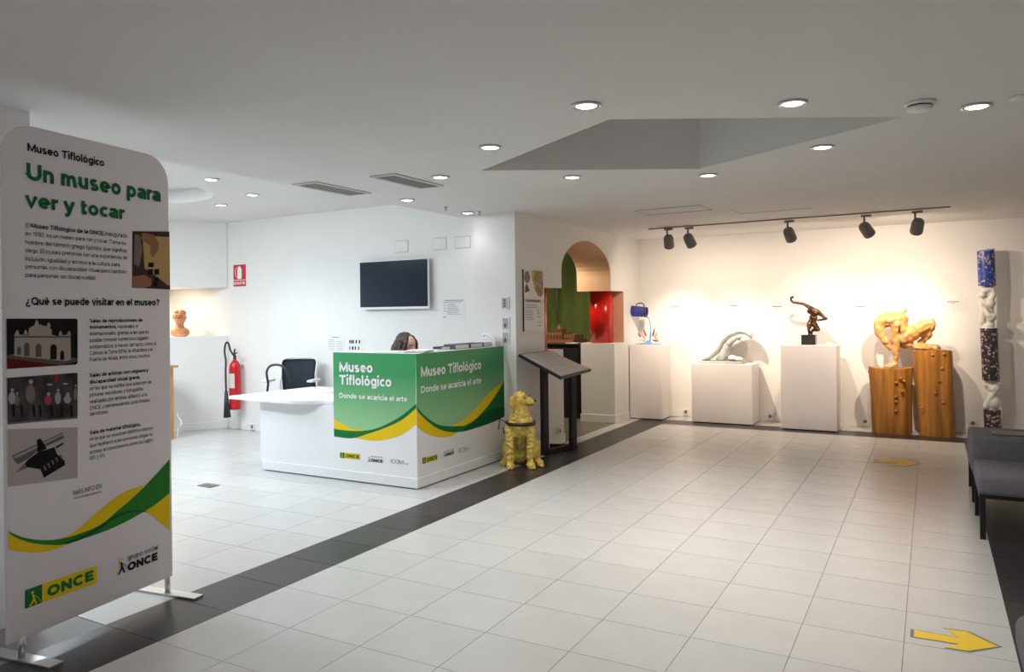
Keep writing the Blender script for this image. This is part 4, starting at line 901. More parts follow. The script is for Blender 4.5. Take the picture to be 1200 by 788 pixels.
# ------------------------------------------------------------ receptionist
HC = Vector((-4.74, 6.30, 1.315))
t = empty('person', (-4.95, 6.5, 0), 'person with long brown hair seated behind the desk, head bowed to the right', 'person')
SK = mat('skin', (.62, .36, .27), .5); HAIR = mat('brown_hair', (.045, .026, .018), .45, noise_amt=.5, nscale=14, bump=.4, bscale=120, stretch=(3, 3, .4)); CLO = mat('grey_top', (.20, .20, .24), .85)
f_ = Vector((.97, -.10, 0)).normalized(); l_ = Vector((-f_.y, f_.x, 0))          # facing, left
def W(a, b, z): return tuple(Vector((HC.x, HC.y, 0)) + f_*a + l_*b + Vector((0, 0, z*.962)))
rt = Matrix((f_, l_, Vector((0, 0, 1)))).transposed().to_4x4()
tilt = rt @ Matrix.Rotation(.60, 4, 'Y')
bodys = [('s', W(0, 0, 1.325), (.098, .076, .11), tilt), ('s', W(.035, 0, 1.275), (.065, .055, .075), tilt), ('s', W(.095, 0, 1.275), (.022, .013, .022), tilt), ('s', W(.065, 0, 1.222), (.03, .03, .02)), ('s', W(.085, 0, 1.243), (.012, .022, .008)),
         ('s', W(-.01, .078, 1.305), (.018, .01, .028)), ('s', W(-.01, -.078, 1.305), (.018, .01, .028)),
         ('c', [W(-.13, 0, 1.13), W(-.03, 0, 1.25)], [.055, .05]),
         ('c', [W(-.16, -.17, 1.07), W(.03, -.23, .84), W(.27, -.10, .80)], [.055, .042, .03]), ('c', [W(-.16, .17, 1.07), W(.03, .23, .84), W(.27, .10, .80)], [.055, .042, .03]),
         ('s', W(-.19, 0, 1.0), (.11, .17, .14)), ('s', W(-.23, 0, .75), (.11, .14, .17)), ('s', W(-.24, 0, .60), (.14, .17, .11)),
         ('c', [W(-.22, .09, .57), W(.17, .11, .56), W(.14, .11, .12)], [.085, .06, .045]), ('c', [W(-.22, -.09, .57), W(.17, -.11, .56), W(.14, -.11, .12)], [.085, .06, .045]),
         ('c', [W(.13, .11, .05), W(.27, .11, .035)], [.04, .03]), ('c', [W(.13, -.11, .05), W(.27, -.11, .035)], [.04, .03])]
for s in (-1, 1):
    bodys.append(('s', W(.31, s*.09, .795), (.045, .04, .016)))
    for k in range(4): bodys.append(('c', [W(.33, s*(.065+.018*k), .797), W(.375-.004*abs(k-1.5), s*(.063+.019*k), .80), W(.40-.008*abs(k-1.5), s*(.062+.019*k), .785)], [.0095, .009, .008]))
    bodys.append(('c', [W(.29, s*.055, .795), W(.33, s*.032, .787)], [.011, .009]))
pb = blob('body', bodys, SK, t, voxel=.009, smooth=4)
blob('sweater', [('s', W(-.19, 0, 1.0), (.125, .185, .15)), ('s', W(-.23, 0, .75), (.125, .155, .18)), ('c', [W(-.16, -.17, 1.07), W(.03, -.23, .84), W(.20, -.135, .81)], [.07, .056, .042]), ('c', [W(-.16, .17, 1.07), W(.03, .23, .84), W(.20, .135, .81)], [.07, .056, .042]), ('s', W(-.14, 0, 1.10), (.07, .10, .05))], CLO, t, voxel=.014, smooth=4)
blob('trousers', [('s', W(-.24, 0, .60), (.15, .185, .12)), ('c', [W(-.22, .09, .57), W(.17, .11, .56), W(.14, .11, .14)], [.098, .075, .06]), ('c', [W(-.22, -.09, .57), W(.17, -.11, .56), W(.14, -.11, .14)], [.098, .075, .06])], mat('dark_trousers', (.02, .022, .035), .9), t, voxel=.014, smooth=4)
blob('hair', [('s', W(-.028, 0, 1.362), (.108, .092, .098), tilt), ('s', W(-.075, 0, 1.30), (.085, .09, .12)), ('c', [W(-.03, .085, 1.36), W(-.01, .098, 1.28), W(-.04, .10, 1.15), W(-.07, .10, 1.05)], [.04, .035, .04, .025]),
      ('c', [W(.0, -.075, 1.375), W(-.005, -.093, 1.29), W(-.06, -.10, 1.17), W(-.09, -.10, 1.04)], [.035, .026, .04, .025]), ('c', [W(-.11, 0, 1.32), W(-.15, 0, 1.20), W(-.16, 0, 1.08)], [.07, .08, .05]),
      ('c', [W(.01, -.03, 1.40), W(.04, -.06, 1.375)], [.04, .022]), ('c', [W(.01, .03, 1.40), W(.04, .06, 1.375)], [.04, .022]), ('c', [W(.02, -.045, 1.405), W(.06, -.078, 1.35), W(.045, -.095, 1.27), W(.0, -.10, 1.17)], [.034, .02, .018, .02]), ('c', [W(.02, .045, 1.405), W(.06, .078, 1.35), W(.045, .095, 1.27)], [.034, .02, .018])], HAIR, t, voxel=.009, smooth=3, rough=.008, rscale=26)
DK = mat('eye_dark', (.03, .015, .01), .3)
for s in (-1, 1):
    bm = bmesh.new(); bmesh.ops.create_uvsphere(bm, u_segments=10, v_segments=6, radius=.009, matrix=Matrix.Translation(W(.083, s*.030, 1.300)) @ rt @ Matrix.Diagonal((.6, 1.4, .5, 1))); fin('eye', bm, DK, t, True)
    fin('eyebrow', tube(bmesh.new(), [W(.090, s*.016, 1.325), W(.094, s*.03, 1.330), W(.082, s*.047, 1.324)], .003, 5), HAIR, t)
bm = bmesh.new(); bmesh.ops.create_uvsphere(bm, u_segments=12, v_segments=6, radius=.02, matrix=Matrix.Translation(W(.094, 0, 1.243)) @ rt @ Matrix.Diagonal((.35, 1, .3, 1))); fin('lips', bm, mat('lip_red', (.45, .12, .10), .4), t, True)

# ------------------------------------------------------------ poster on the arcade wall
AW = Plane((AX1, 7.2), (AX1, 11.2))
t = empty('wall_poster', (AX1, 7.6, 1.38), 'volunteering poster board with photographs on the wall beside the arch', 'poster')
u0, u1 = 7.372-7.2, 7.84-7.2; v0, v1 = 1.385, 2.075
bd = wbox('board', AW, u0, u1, v0, v1, .001, .018, mat('poster_white', (.72, .70, .69), .5), t)
wbox('dark_edge', AW, u0-.002, u0, v0, v1, .001, .017, M_BLK, t)
w_, h_ = u1-u0, v1-v0
def pp(L, m, off): return flat('printed_picture', AW, [(u0+a*w_, v0+b*h_) for a, b in L], m, bd, .019+off)
ell = lambda cx, cy, rx, ry_, a0=0, a1=6.283, n=14: [(cx+rx*math.cos(a0+(a1-a0)*k/n), cy+ry_*math.sin(a0+(a1-a0)*k/n)) for k in range(n)]
pp([(.42, .995), (.995, .995), (.995, .62), (.88, .565), (.72, .58), (.56, .68), (.46, .82)], mat('poster_photo', (.16, .08, .045), .6, noise_amt=.5, nscale=22, c2=(.55, .33, .12)), .0005)
pp([(.40, .995), (.55, .995), (.50, .84), (.60, .70), (.52, .72), (.43, .84)], M_YEL, .0009)
pp(ell(.16, .88, .15, .10), mat('poster_photo_red', (.16, .03, .03), .6, noise_amt=.6, nscale=30, c2=(.4, .25, .2)), .0005)
pp([(.04, .62), (.30, .66), (.22, .72), (.12, .78), (.05, .72)], mat('poster_photo_brown', (.12, .04, .03), .6), .0005)
pp([(.5, .80), (.85, .72), (.88, .75), (.6, .84)], M_PPALE, .0012)
text('Voluntariado', AW, u0+.05*w_, v0+.475*h_, .78*w_, .052*h_, M_GREYTXT, bd, .021, .02)
text('Comparte tu tiempo', AW, u0+.06*w_, v0+.42*h_, .55*w_, .02*h_, M_GREYTXT, bd, .021, .01); text('y ayuda a los demás', AW, u0+.06*w_, v0+.38*h_, .55*w_, .02*h_, M_GREYTXT, bd, .021, .01)
for k in range(6): pp([(.06, .335-.03*k), (.40+.1*((k*7) % 3)/2, .335-.03*k), (.40+.1*((k*7) % 3)/2, .345-.03*k), (.06, .345-.03*k)], M_LGREYTXT, .001)
walker(AW, u0+.66*w_, v0+.27*h_, .075, M_GREYTXT, bd, .021); text('ONCE', AW, u0+.66*w_, v0+.22*h_, .16*w_, .022*h_, M_GREYTXT, bd, .021, .03)
pp([(.74, .14), (.88, .14), (.88, .155), (.74, .155)], M_LGREYTXT, .001); pp([(.7, .08), (.88, .08), (.88, .095), (.7, .095)], M_LGREYTXT, .001)

# ------------------------------------------------------------ arch columns and exhibit
for y, l in ((8.13, 'near red cylinder column in the arch opening, mostly hidden'), (10.31, 'glossy red cylinder column standing on the low wall in the arch')):
    t = empty('red_column', (-4.215, y, 1.14), l, 'column', 'red columns of the arch')
    bm = bmesh.new(); lathe(bm, [(.168, 1.141), (.168, 1.888)], (-4.215, y), 40); fin('shaft', bm, M_RED, t, True)
t = empty('exhibit_table', (-5.35, 10.9, 0), 'black covered display table beyond the arch', 'table')
box('cloth', -5.9, -4.62, 10.35, 11.45, 0, 1.10, mat('black_cloth', (.008, .008, .009), .9), t, .01)
box('top_edge', -5.92, -4.60, 10.33, 11.47, 1.10, 1.12, M_BLK, t)
t = empty('building_model', (-5.3, 10.8, 1.12), 'brown wooden scale model of a monument on the black table', 'model')
WD = mat('model_wood', (.22, .10, .035), .6, noise_amt=.2, nscale=25); WD2 = mat('model_dark_wood', (.10, .045, .02), .6)
mx = lambda px_: PY(px_, 390, 10.8).x
x0, x1 = mx(646), mx(679)
box('plinth', x0, x1, 10.55, 11.1, 1.121, 1.17, WD, t)
box('gallery', x0+.02, (x0+x1)/2+.02, 10.62, 11.0, 1.17, 1.27, WD, t); box('gallery', (x0+x1)/2+.05, x1-.02, 10.65, 11.0, 1.17, 1.25, WD, t)
for k in range(9):
    x = x0+.04+(x1-x0-.08)*k/8; fin('pillar', cone(bmesh.new(), (x, 10.60, 1.17), (x, 10.60, 1.25), .009, .009, 8), WD2, t)
box('upper_storey', x0+.08, x0+.22, 10.68, 10.9, 1.27, 1.33, WD2, t)
bm = bmesh.new(); cone(bm, ((x0+.15), 10.78, 1.33), ((x0+.15), 10.78, 1.40), .07, .015, 10); fin('roof', bm, WD2, t)
for k in range(3): fin('turret', cone(bmesh.new(), (x0+.07+.08*k, 10.7, 1.27), (x0+.07+.08*k, 10.7, 1.38-.02*k), .02, .004, 8), WD2, t)
tag(box('leaflet', -4.85, -4.68, 10.4, 10.6, 1.1205, 1.126, M_PAPER), 'white leaflet lying on the black display table', 'leaflet')
tag(fin('hanging_rod', cone(bmesh.new(), (-5.56, 11.6, 1.45), (-5.56, 11.6, 2.9), .015, .015, 8), M_BLK), 'thin dark rod hanging before the green drape', 'rod')

# ------------------------------------------------------------ lectern
t = empty('tactile_lectern', (-3.75, 7.8, 0), 'sloped grey information panel on a black frame stand behind the dog', 'lectern')
hi0, hi1, lo0, lo1 = Vector((-3.9, 7.18, 1.147)), Vector((-3.9, 7.92, 1.153)), Vector((-3.40, 7.19, .912)), Vector((-3.40, 7.99, .937))
def slab(cs, z0, z1, m, name, par, inset=0):
    c = sum(cs, Vector())/4; cs = [p+(c-p).normalized()*inset for p in cs]; n_ = (cs[1]-cs[0]).cross(cs[3]-cs[0]).normalized()
    if n_.z < 0: n_ = -n_
    bm = bmesh.new(); a = [bm.verts.new(p+n_*z0) for p in cs]; b = [bm.verts.new(p+n_*z1) for p in cs]
    bm.faces.new(a[::-1]); bm.faces.new(b)
    for i in range(4): bm.faces.new((a[i], a[(i+1) % 4], b[(i+1) % 4], b[i]))
    return fin(name, bm, m, par)
cs = [hi0, hi1, lo1, lo0]
slab(cs, -.03, 0, M_BLACK, 'panel_frame', t); pn = slab(cs, 0.0002, .005, mat('panel_grey', (.50, .49, .47), .35, noise_amt=.06, nscale=12), 'information_panel', t, .03)
for k in range(7):
    a = hi0.lerp(lo0, .2+.1*k).lerp(hi1.lerp(lo1, .2+.1*k), .15); b = hi0.lerp(lo0, .2+.1*k).lerp(hi1.lerp(lo1, .2+.1*k), .8-.1*(k % 3))
    bm = bmesh.new(); bar(bm, a+Vector((.003, 0, .007)), b+Vector((.003, 0, .007)), .010, .002); fin('raised_line', bm, mat('panel_line', (.5, .49, .47), .5), pn)
LA, LB = Vector((-3.79, 7.56, 0)), Vector((-3.66, 8.03, 0))
for L_ in (LA, LB):
    zt = 1.147-(L_.x+3.9)*.47-.035
    bm = bmesh.new(); d = (LB-LA).normalized(); bar(bm, L_+Vector((0, 0, .001)), L_+Vector((0, 0, zt)), .085, .05, up=d.cross(Vector((0, 0, 1)))); fin('leg', bm, M_BLACK, t)
bm = bmesh.new(); bar(bm, LA+Vector((0, 0, .03)), LB+Vector((0, 0, .03)), .05, .058); fin('base_bar', bm, M_BLACK, t)
bm = bmesh.new(); bar(bm, (-3.91, 7.93, .03), (LB.x+.02, LB.y-.02, .03), .05, .058); fin('base_bar', bm, M_BLACK, t)

# ------------------------------------------------------------ guide dog figure
DC = Vector((-3.722, 6.86, 0)); t = empty('guide_dog_statue', DC, 'golden labrador guide dog figure sitting beside the reception desk', 'dog statue')
rd = Matrix.Translation(DC) @ Matrix.Rotation(TH, 4, 'Z')
V = lambda x, y, z: tuple(rd @ Vector((x, y, z)))
FUR = mat('golden_fur_paint', (.90, .60, .13), .4, noise_amt=.28, nscale=22, bump=.9, bscale=38)
r4 = rd.to_3x3().to_4x4()
dog = [('s', V(.01, .02, .42), (.135, .13, .15), r4), ('s', V(.01, .11, .31), (.13, .14, .16), r4), ('s', V(.01, .26, .16), (.16, .15, .155), r4), ('s', V(0, .17, .12), (.10, .12, .11), r4),
       ('c', [V(.0, .02, .50), V(-.005, .01, .64)], [.115, .082]), ('s', V(.0, .0, .705), (.082, .088, .078), r4), ('s', V(.025, -.012, .70), (.07, .072, .066), r4),
       ('c', [V(.05, -.02, .69), V(.118, -.035, .678)], [.050, .034]), ('c', [V(.05, -.02, .665), V(.105, -.035, .652)], [.036, .025]),
       ('c', [V(-.055, -.05, .74), V(-.075, -.062, .70), V(-.07, -.065, .645), V(-.055, -.06, .62)], [.022, .030, .030, .016]), ('c', [V(-.03, .07, .745), V(-.045, .09, .70), V(-.04, .09, .64)], [.02, .026, .018]),
       ('c', [V(-.095, -.02, .42), V(-.103, -.055, .22), V(-.10, -.06, .05)], [.062, .040, .032]), ('c', [V(.095, -.02, .42), V(.10, -.045, .22), V(.098, -.05, .05)], [.062, .040, .032]),
       ('c', [V(-.10, -.07, .03), V(-.108, -.115, .024)], [.04, .032]), ('c', [V(.10, -.06, .03), V(.115, -.105, .024)], [.04, .032]),
       ('s', V(-.12, .20, .14), (.07, .15, .13), r4), ('s', V(.14, .18, .14), (.07, .15, .13), r4),
       ('c', [V(-.15, .14, .045), V(-.18, .05, .03)], [.045, .032]), ('c', [V(.16, .12, .045), V(.21, .01, .028)], [.045, .034]),
       ('c', [V(0, .30, .06), V(.08, .37, .035), V(.18, .36, .03)], [.035, .03, .02])]
for i in range(3):
    dog += [('c', [V(-.125+.018*i, -.125, .018), V(-.127+.018*i, -.145, .014)], [.014, .011]), ('c', [V(.10+.018*i, -.115, .018), V(.102+.018*i, -.137, .014)], [.014, .011]), ('c', [V(.20+.014*i, -.01, .018), V(.203+.014*i, -.03, .014)], [.013, .010])]
db = blob('body', dog, FUR, t, voxel=.008, smooth=2, rough=.015, rscale=38)
for nm, c, r in (('nose', (.152, -.04, .69), (.018, .02, .017)), ('eye', (.045, -.075, .722), (.013, .009, .011)), ('eye', (.088, .01, .735), (.011, .009, .010))):
    bm = bmesh.new(); bmesh.ops.create_uvsphere(bm, u_segments=14, v_segments=8, radius=1, matrix=Matrix.Translation(V(*c)) @ r4 @ Matrix.Diagonal((*r, 1))); fin(nm, bm, M_BLK, t, True)
blob('ear', [('c', [V(-.045, -.06, .745), V(-.078, -.078, .71), V(-.080, -.085, .65), V(-.058, -.08, .605)], [.018, .032, .034, .014])], mat('golden_ear', (.76, .46, .10), .5, noise_amt=.2, nscale=20, bump=.6, bscale=40), t, voxel=.007, smooth=3)
fin('mouth', tube(bmesh.new(), [V(.135, -.055, .652), V(.10, -.068, .645), (V(.06, -.07, .65))], .005, 5), M_BLK, t)
LE = mat('harness_leather', (.04, .012, .010), .45)
bm = bmesh.new(); pts = [V(.005+.150*math.cos(a), .02+.165*math.sin(a), .455-.03*abs(math.sin(a))) for a in [2*math.pi*k/28 for k in range(28)]]
rg = []
for k in range(28):
    a = 2*math.pi*k/28; rg.append([bm.verts.new(V(.005+r*math.cos(a), .02+(r+.012)*math.sin(a), z)) for r, z in ((.140, .435), (.158, .438), (.158, .470), (.140, .472))])
for k in range(28):
    for j in range(4): bm.faces.new((rg[k][j], rg[(k+1) % 28][j], rg[(k+1) % 28][(j+1) % 4], rg[k][(j+1) % 4]))
fin('harness_strap', bm, LE, t, True)
fin('belly_strap', tube(bmesh.new(), smooth_path([V(-.055, -.09, .33), V(-.05, -.085, .24), V(0, -.08, .20), V(.05, -.085, .24), V(.055, -.09, .33)], 5), .010, 8), mat('strap_brown', (.20, .12, .05), .5), t, True)
fin('harness_handle', tube(bmesh.new(), [V(-.15, .05, .46), V(-.21, .05, .49), V(-.225, .04, .38), V(-.175, .03, .41), V(-.165, .03, .34)], .007, 8), M_BLK, t, True)

# ------------------------------------------------------------ plinths
def plinth(x0, x1, y0, y1, h, label):
    t = empty('display_plinth', ((x0+x1)/2, (y0+y1)/2, 0), label, 'plinth', 'white display plinths')
    box('body', x0, x1, y0, y1, .012, h, M_PLINTH, t, .003); box('base', x0+.02, x1-.02, y0+.02, y1-.02, 0, .012, M_BLK, t); return t
plinth(-3.93, -3.44, 10.68, 11.12, 1.10, 'tall white plinth under the pouring bucket sculpture, beside the arch wall')
plinth(-3.0, -2.16, 10.68, 11.15, .84, 'low wide white plinth under the white wave sculpture')
plinth(-1.76, -1.07, 10.56, 11.02, 1.12, 'tall white plinth under the bronze figure')

# ------------------------------------------------------------ bucket sculpture
YB_ = 10.88
K = lambda x, y, dy=0: PY(x, y, YB_+dy)
t = empty('pouring_bucket_sculpture', (-3.72, YB_, 1.10), 'blue bucket sculpture tipping a thin stream of water into a splash', 'sculpture')
BLU = mat('bucket_blue', (.035, .04, .30), .35); WAT = mat('water_blue', (.12, .30, .62), .15, spec=.8)
a, b = K(738.5, 364.5), K(757.5, 366)
bm = bmesh.new(); q = (b-a).to_track_quat('Z', 'Y').to_matrix().to_4x4(); q.translation = a; L_ = (b-a).length
lathe(bm, [(0, 0), (.078, 0), (.082, .004), (.070, L_*.5) if False else (.080, L_*.5), (.074, L_), (.068, L_), (.072, .02), (0, .02)], (0, 0), 28); bmesh.ops.transform(bm, matrix=q, verts=bm.verts); fin('bucket', bm, BLU, t, 'auto')
bm = bmesh.new(); lathe(bm, [(.084, -.004), (.086, .02), (.080, .02), (.080, -.004)], (0, 0), 28); bmesh.ops.transform(bm, matrix=q, verts=bm.verts); fin('rim', bm, M_BLK, t, True)
bm = bmesh.new(); lathe(bm, [(.077, L_-.018), (.078, L_+.004), (.07, L_+.004), (.07, L_-.018)], (0, 0), 28); bmesh.ops.transform(bm, matrix=q, verts=bm.verts); fin('rim', bm, M_BLK, t, True)
fin('handle', tube(bmesh.new(), smooth_path([K(744.5, 361), K(746, 357), K(750, 355.3), K(754, 356.5), K(755, 361)], 6), .008, 8), M_BLK, t, True)
fin('water_stream', tube(bmesh.new(), smooth_path([K(757, 371), K(760, 373), K(762, 380), K(762.5, 390), K(761.5, 401)], 6), [.008]*6+[.007]*6+[.008]*6+[.012]*6+[.02], 8), WAT, t, True)
cc = K(761, 401.5)
bm = bmesh.new(); lathe(bm, [(0, 0), (.16, 0), (.165, .008), (.13, .014), (.05, .02), (.02, .05), (0, .055)], (0, 0), 30); bmesh.ops.transform(bm, matrix=Matrix.Translation((-3.70, YB_, 1.1005)) @ Matrix.Diagonal((1.2, .9, 1, 1)), verts=bm.verts); fin('splash_pool', bm, WAT, t, True)
FING = [mat('finger_tan', (.70, .40, .26), .5), mat('finger_cream', (.75, .66, .55), .5), mat('finger_red', (.45, .06, .05), .4), mat('finger_brown', (.25, .12, .07), .5)]
for i, (x, y, x2, y2) in enumerate(((756, 397, 751, 391), (755, 400, 749, 398), (757, 394, 754, 386), (765, 394, 767, 385), (767, 396, 771, 388), (768, 398, 774, 393), (765, 399, 772, 400), (751, 395, 748, 391))):
    m = FING[i % 4]; a, b = K(x, y, .03*((i % 3)-1)), K(x2, y2, .05*((i % 3)-1)); fin('finger', tube(bmesh.new(), [a, a.lerp(b, .5), b], [.012, .015, .008], 8), m, t, True)

# ------------------------------------------------------------ wave sculpture
YW = 10.92; K = lambda x, y, dy=0: tuple(PY(x, y, YW+dy))
t = empty('wave_sculpture', (-2.6, YW, .84), 'white plaster wave with a bird-like head curling to the right on a low plinth', 'sculpture')
PLA = mat('white_plaster', (.80, .80, .79), .4, noise_amt=.05, nscale=10); PLG = mat('grey_plaster', (.38, .41, .40), .5, noise_amt=.25, nscale=14)
p0, p1 = PY(821, 421, YW), PY(873, 426, YW)
box('slab', p0.x, p1.x, YW-.16, YW+.16, .8405, .875, PLG, t, .006)
sh = []
for x, y, r, ry_ in ((826, 420, .045, .12), (832, 417, .055, .13), (838, 411, .065, .13), (842, 405, .065, .12), (846, 399, .06, .12), (850, 395, .055, .12), (855, 392, .05, .12), (860, 390, .05, .12), (866, 388, .05, .12), (871, 387.5, .052, .12), (876, 389, .05, .11), (879.5, 392, .04, .10), (880.5, 395.5, .025, .08)):
    sh.append(('s', K(x, y), (r, ry_, r)))
sh2 = []
for a, b in zip(sh, sh[1:]):
    for k in range(5):
        f = k/5; sh2.append(('s', tuple(Vector(a[1]).lerp(Vector(b[1]), f)), tuple(a[2][i]*(1-f)+b[2][i]*f for i in range(3))))
sh = sh2+[sh[-1]]
blob('wave_crest', sh, PLA, t, voxel=.011, smooth=4)
blob('figure', [('c', [K(846, 420, -.05), K(850, 410, -.05), K(855, 402, -.05)], [.07, .055, .05]), ('s', K(852, 408, -.03), (.06, .08, .09)), ('c', [K(855, 402, -.07), K(861, 398, -.08)], [.045, .03]), ('s', K(865, 396, -.08), (.04, .035, .025)), ('c', [K(867, 395.5, -.08), K(873, 394.5, -.08)], [.016, .006]), ('c', [K(866, 398.5, -.08), K(871, 400.5, -.08)], [.013, .006]), ('c', [K(842, 421, -.02), K(860, 422, -.02)], [.04, .03])], PLG, t, voxel=.009, smooth=3, rough=.005, rscale=30)
blob('foam', [('s', K(858, 419.5, 0), (.06, .12, .04)), ('s', K(866, 421, 0), (.06, .12, .03))], PLA, t, voxel=.012, smooth=4)

# ------------------------------------------------------------ bronze figure
YZ = 10.80; K = lambda x, y, dy=0: tuple(PY(910+x*.0951, 335+y*.0951, YZ+dy))
t = empty('bronze_figure_sculpture', (-1.45, YZ, 1.12), 'dark bronze figure bending with one arm flung out on a black cube', 'sculpture')
BRZ = mat('bronze', (.10, .052, .028), .3, metal=.85, noise_amt=.35, nscale=25, bump=.3, bscale=40); MARB = mat('black_marble', (.012, .011, .011), .18, noise_amt=.1, nscale=6, c2=(.03, .026, .025))
p0, p1 = PY(940, 404, YZ), PY(956.3, 392.5, YZ)
box('stone_cube', p0.x, p1.x, YZ-.08, YZ+.08, 1.1205, p1.z, MARB, t, .003)
ZB = p1.z
blob('body', [('c', [K(520, 330), K(420, 275), K(330, 225), K(260, 212), (K(205, 205)), K(178, 180), K(180, 150), K(200, 135)], [.030, .027, .020, .019, .016, .015, .014, .012]),
     ('c', [K(200, 135), K(210, 150)], [.010, .007]), ('c', [K(182, 150), K(172, 132)], [.009, .007]), ('c', [K(193, 140), K(205, 128)], [.009, .006]),
     ('c', [K(510, 330), K(560, 365), K(612, 408, -.02)], [.030, .022, .018]), ('c', [K(612, 408, -.02), K(560, 418, -.05), K(520, 425, -.06)], [.018, .016, .015]), ('s', K(505, 425, -.06), (.02, .012, .014)),
     ('s', K(405, 315, -.06), (.030, .034, .036)), ('c', [K(440, 320, -.02), K(470, 330)], [.03, .04]),
     ('s', K(470, 345), (.060, .042, .038)), ('s', K(455, 395, .01), (.055, .045, .045)), ('s', K(440, 440, .02), (.055, .048, .045)), ('s', K(445, 475, .03), (.052, .05, .035)),
     ('c', [K(405, 470, 0), K(398, 540, -.03), K(405, 590, 0)], [.036, .022, .016]), ('c', [K(405, 592, 0), K(400, 600, -.06)], [.014, .012]),
     ('c', [K(470, 480, 0), K(512, 540, -.06)], [.038, .028]), ('c', [K(512, 542, -.06), K(450, 545, 0), K(425, 590, .03)], [.026, .02, .014]), ('c', [K(428, 590, .03), K(440, 598, -.03)], [.013, .011])], BRZ, t, voxel=.0055, smooth=2, rough=.004, rscale=45)

# ------------------------------------------------------------ wooden torso and logs
YT = 10.86; 
LOG = mat('carved_log', (.34, .13, .018), .38, noise_amt=.4, nscale=2.6, stretch=(6, 6, .5), bump=.4, bscale=9, c2=(.50, .215, .035))
def log(name, px_t, px_b, ztop, label, depth, seed):
    xa, xb = PY(px_t[0], 430, YT).x, PY(px_t[1], 430, YT).x; xc, xd = PY(px_b[0], 505, YT).x, PY(px_b[1], 505, YT).x
    t = empty(name, ((xc+xd)/2, YT, 0), label, 'log', 'log pedestals of the wooden torso')
    bm = bmesh.new(); N, H = 40, 22; rg = []
    for j in range(H+1):
        z = ztop*j/H; s = j/H; c = (xc+xd)/2*(1-s)+(xa+xb)/2*s; hw = ((xd-xc)*(1-s)+(xb-xa)*s)/2
        hw *= 1+.02*math.sin(s*5+seed); ring = []
        for k in range(N):
            a = 2*math.pi*k/N; ex_ = .72; cx = math.copysign(abs(math.cos(a))**ex_, math.cos(a)); sy = math.copysign(abs(math.sin(a))**ex_, math.sin(a))
            fl = 1+.035*math.sin(3*a+seed)+.02*math.sin(7*a+seed*2)+.03*noise.noise(Vector((3*math.cos(a), 3*math.sin(a), z*2+seed)))
            if j == 0: fl *= 1+.0*k
            ring.append(bm.verts.new((c+hw*cx*min(fl, 1.03), YT+depth*sy*fl, z+(.012*math.sin(a*2+seed) if j == H else 0))))
        rg.append(ring)
    for A_, B_ in zip(rg, rg[1:]):
        for k in range(N): bm.faces.new((A_[k], A_[(k+1) % N], B_[(k+1) % N], B_[k]))
    bm.faces.new(rg[0][::-1]); bm.faces.new(rg[-1])
    o = fin('trunk', bm, LOG, t, 'auto'); return t
lg1 = log('log_pedestal', (1017, 1069), (1022, 1068), .835, 'shorter carved log on the left under the wooden torso hand', .17, 1.3)
lg2 = log('log_pedestal', (1070, 1116.5), (1077, 1121.5), 1.065, 'taller carved log on the right under the wooden torso foot', .18, 4.1)
def knot(t, x, y, s=.025, dy=-.17):
    c = PY(x, y, YT+dy); bm = bmesh.new(); bmesh.ops.create_icosphere(bm, subdivisions=2, radius=s, matrix=Matrix.Translation(c) @ Matrix.Diagonal((1, .9, .8, 1))); fin('knot', bm, LOG, t, True)
for x, y in ((1055.5, 444), (1050.5, 449), (1058, 459), (1050, 465.5), (1050, 471), (1050, 482), (1060, 447)): knot(lg1, x, y, .024)
for x, y in ((1019.5, 436), (1020.5, 442), (1022, 457), (1023.5, 465), (1023.5, 480), (1023, 449)): knot(lg1, x, y, .026, -.07)
for x, y in ((1093, 416.5), (1106.5, 415), (1104, 432), (1101, 447), (1096.5, 461.5), (1105.5, 472), (1080, 479)): knot(lg2, x, y, .02, -.175)
t = empty('wooden_torso_sculpture', (-.25, YT, .84), 'honey coloured wooden headless figure crouching across two logs', 'sculpture')
K = lambda x, y, dy=0: tuple(PY(1010+x*.2156, 350+y*.2156, YT+dy))
TW = mat('honey_wood', (.62, .33, .11), .35, noise_amt=.4, nscale=5, bump=.5, bscale=22)
blob('figure', [('s', K(150, 115), (.135, .13, .10)), ('s', K(110, 125, -.02), (.085, .10, .09)), ('s', K(205, 115), (.10, .11, .09)), ('c', [K(170, 90), K(205, 92), K(240, 60)], [.045, .035, .016]),
     ('c', [K(100, 130, -.04), K(92, 180, -.06), K(125, 235, -.07)], [.08, .058, .04]), ('c', [K(125, 235, -.07), K(150, 275, -.02)], [.04, .025]),
     ('c', [K(190, 150, -.06), K(188, 240, -.07), K(184, 330, -.05), K(180, 360, -.05)], [.078, .048, .036, .034]), ('s', K(158, 364, -.07), (.055, .05, .022)),
     ('c', [K(140, 362, -.10), K(124, 370, -.12)], [.016, .012]), ('c', [K(150, 366, -.12), K(134, 373, -.14)], [.016, .012]), ('c', [K(165, 368, -.13), K(152, 376, -.15)], [.016, .012]),
     ('s', K(210, 170), (.10, .12, .13)), ('s', K(235, 215), (.10, .13, .10)), ('s', K(240, 250, .02), (.085, .11, .055)), ('s', K(190, 225, .05), (.08, .10, .09)),
     ('c', [K(255, 200, .0), K(320, 160, -.06), K(375, 132, -.08)], [.10, .085, .052]), ('c', [K(378, 140, -.08), K(360, 200, .0), K(320, 240, .03)], [.05, .045, .036]), ('c', [K(300, 262, -.02), K(350, 262, -.04), K(405, 272, -.05)], [.045, .042, .026]), ('s', K(340, 270, -.03), (.12, .06, .025))],
     TW, t, voxel=.0095, smooth=2, rough=.016, rscale=18)
fin('cleft', tube(bmesh.new(), smooth_path([K(205, 150, -.125), K(203, 165, -.132), K(205, 180, -.125)], 4), .012, 6), mat('deep_wood', (.12, .03, .01), .6), t)

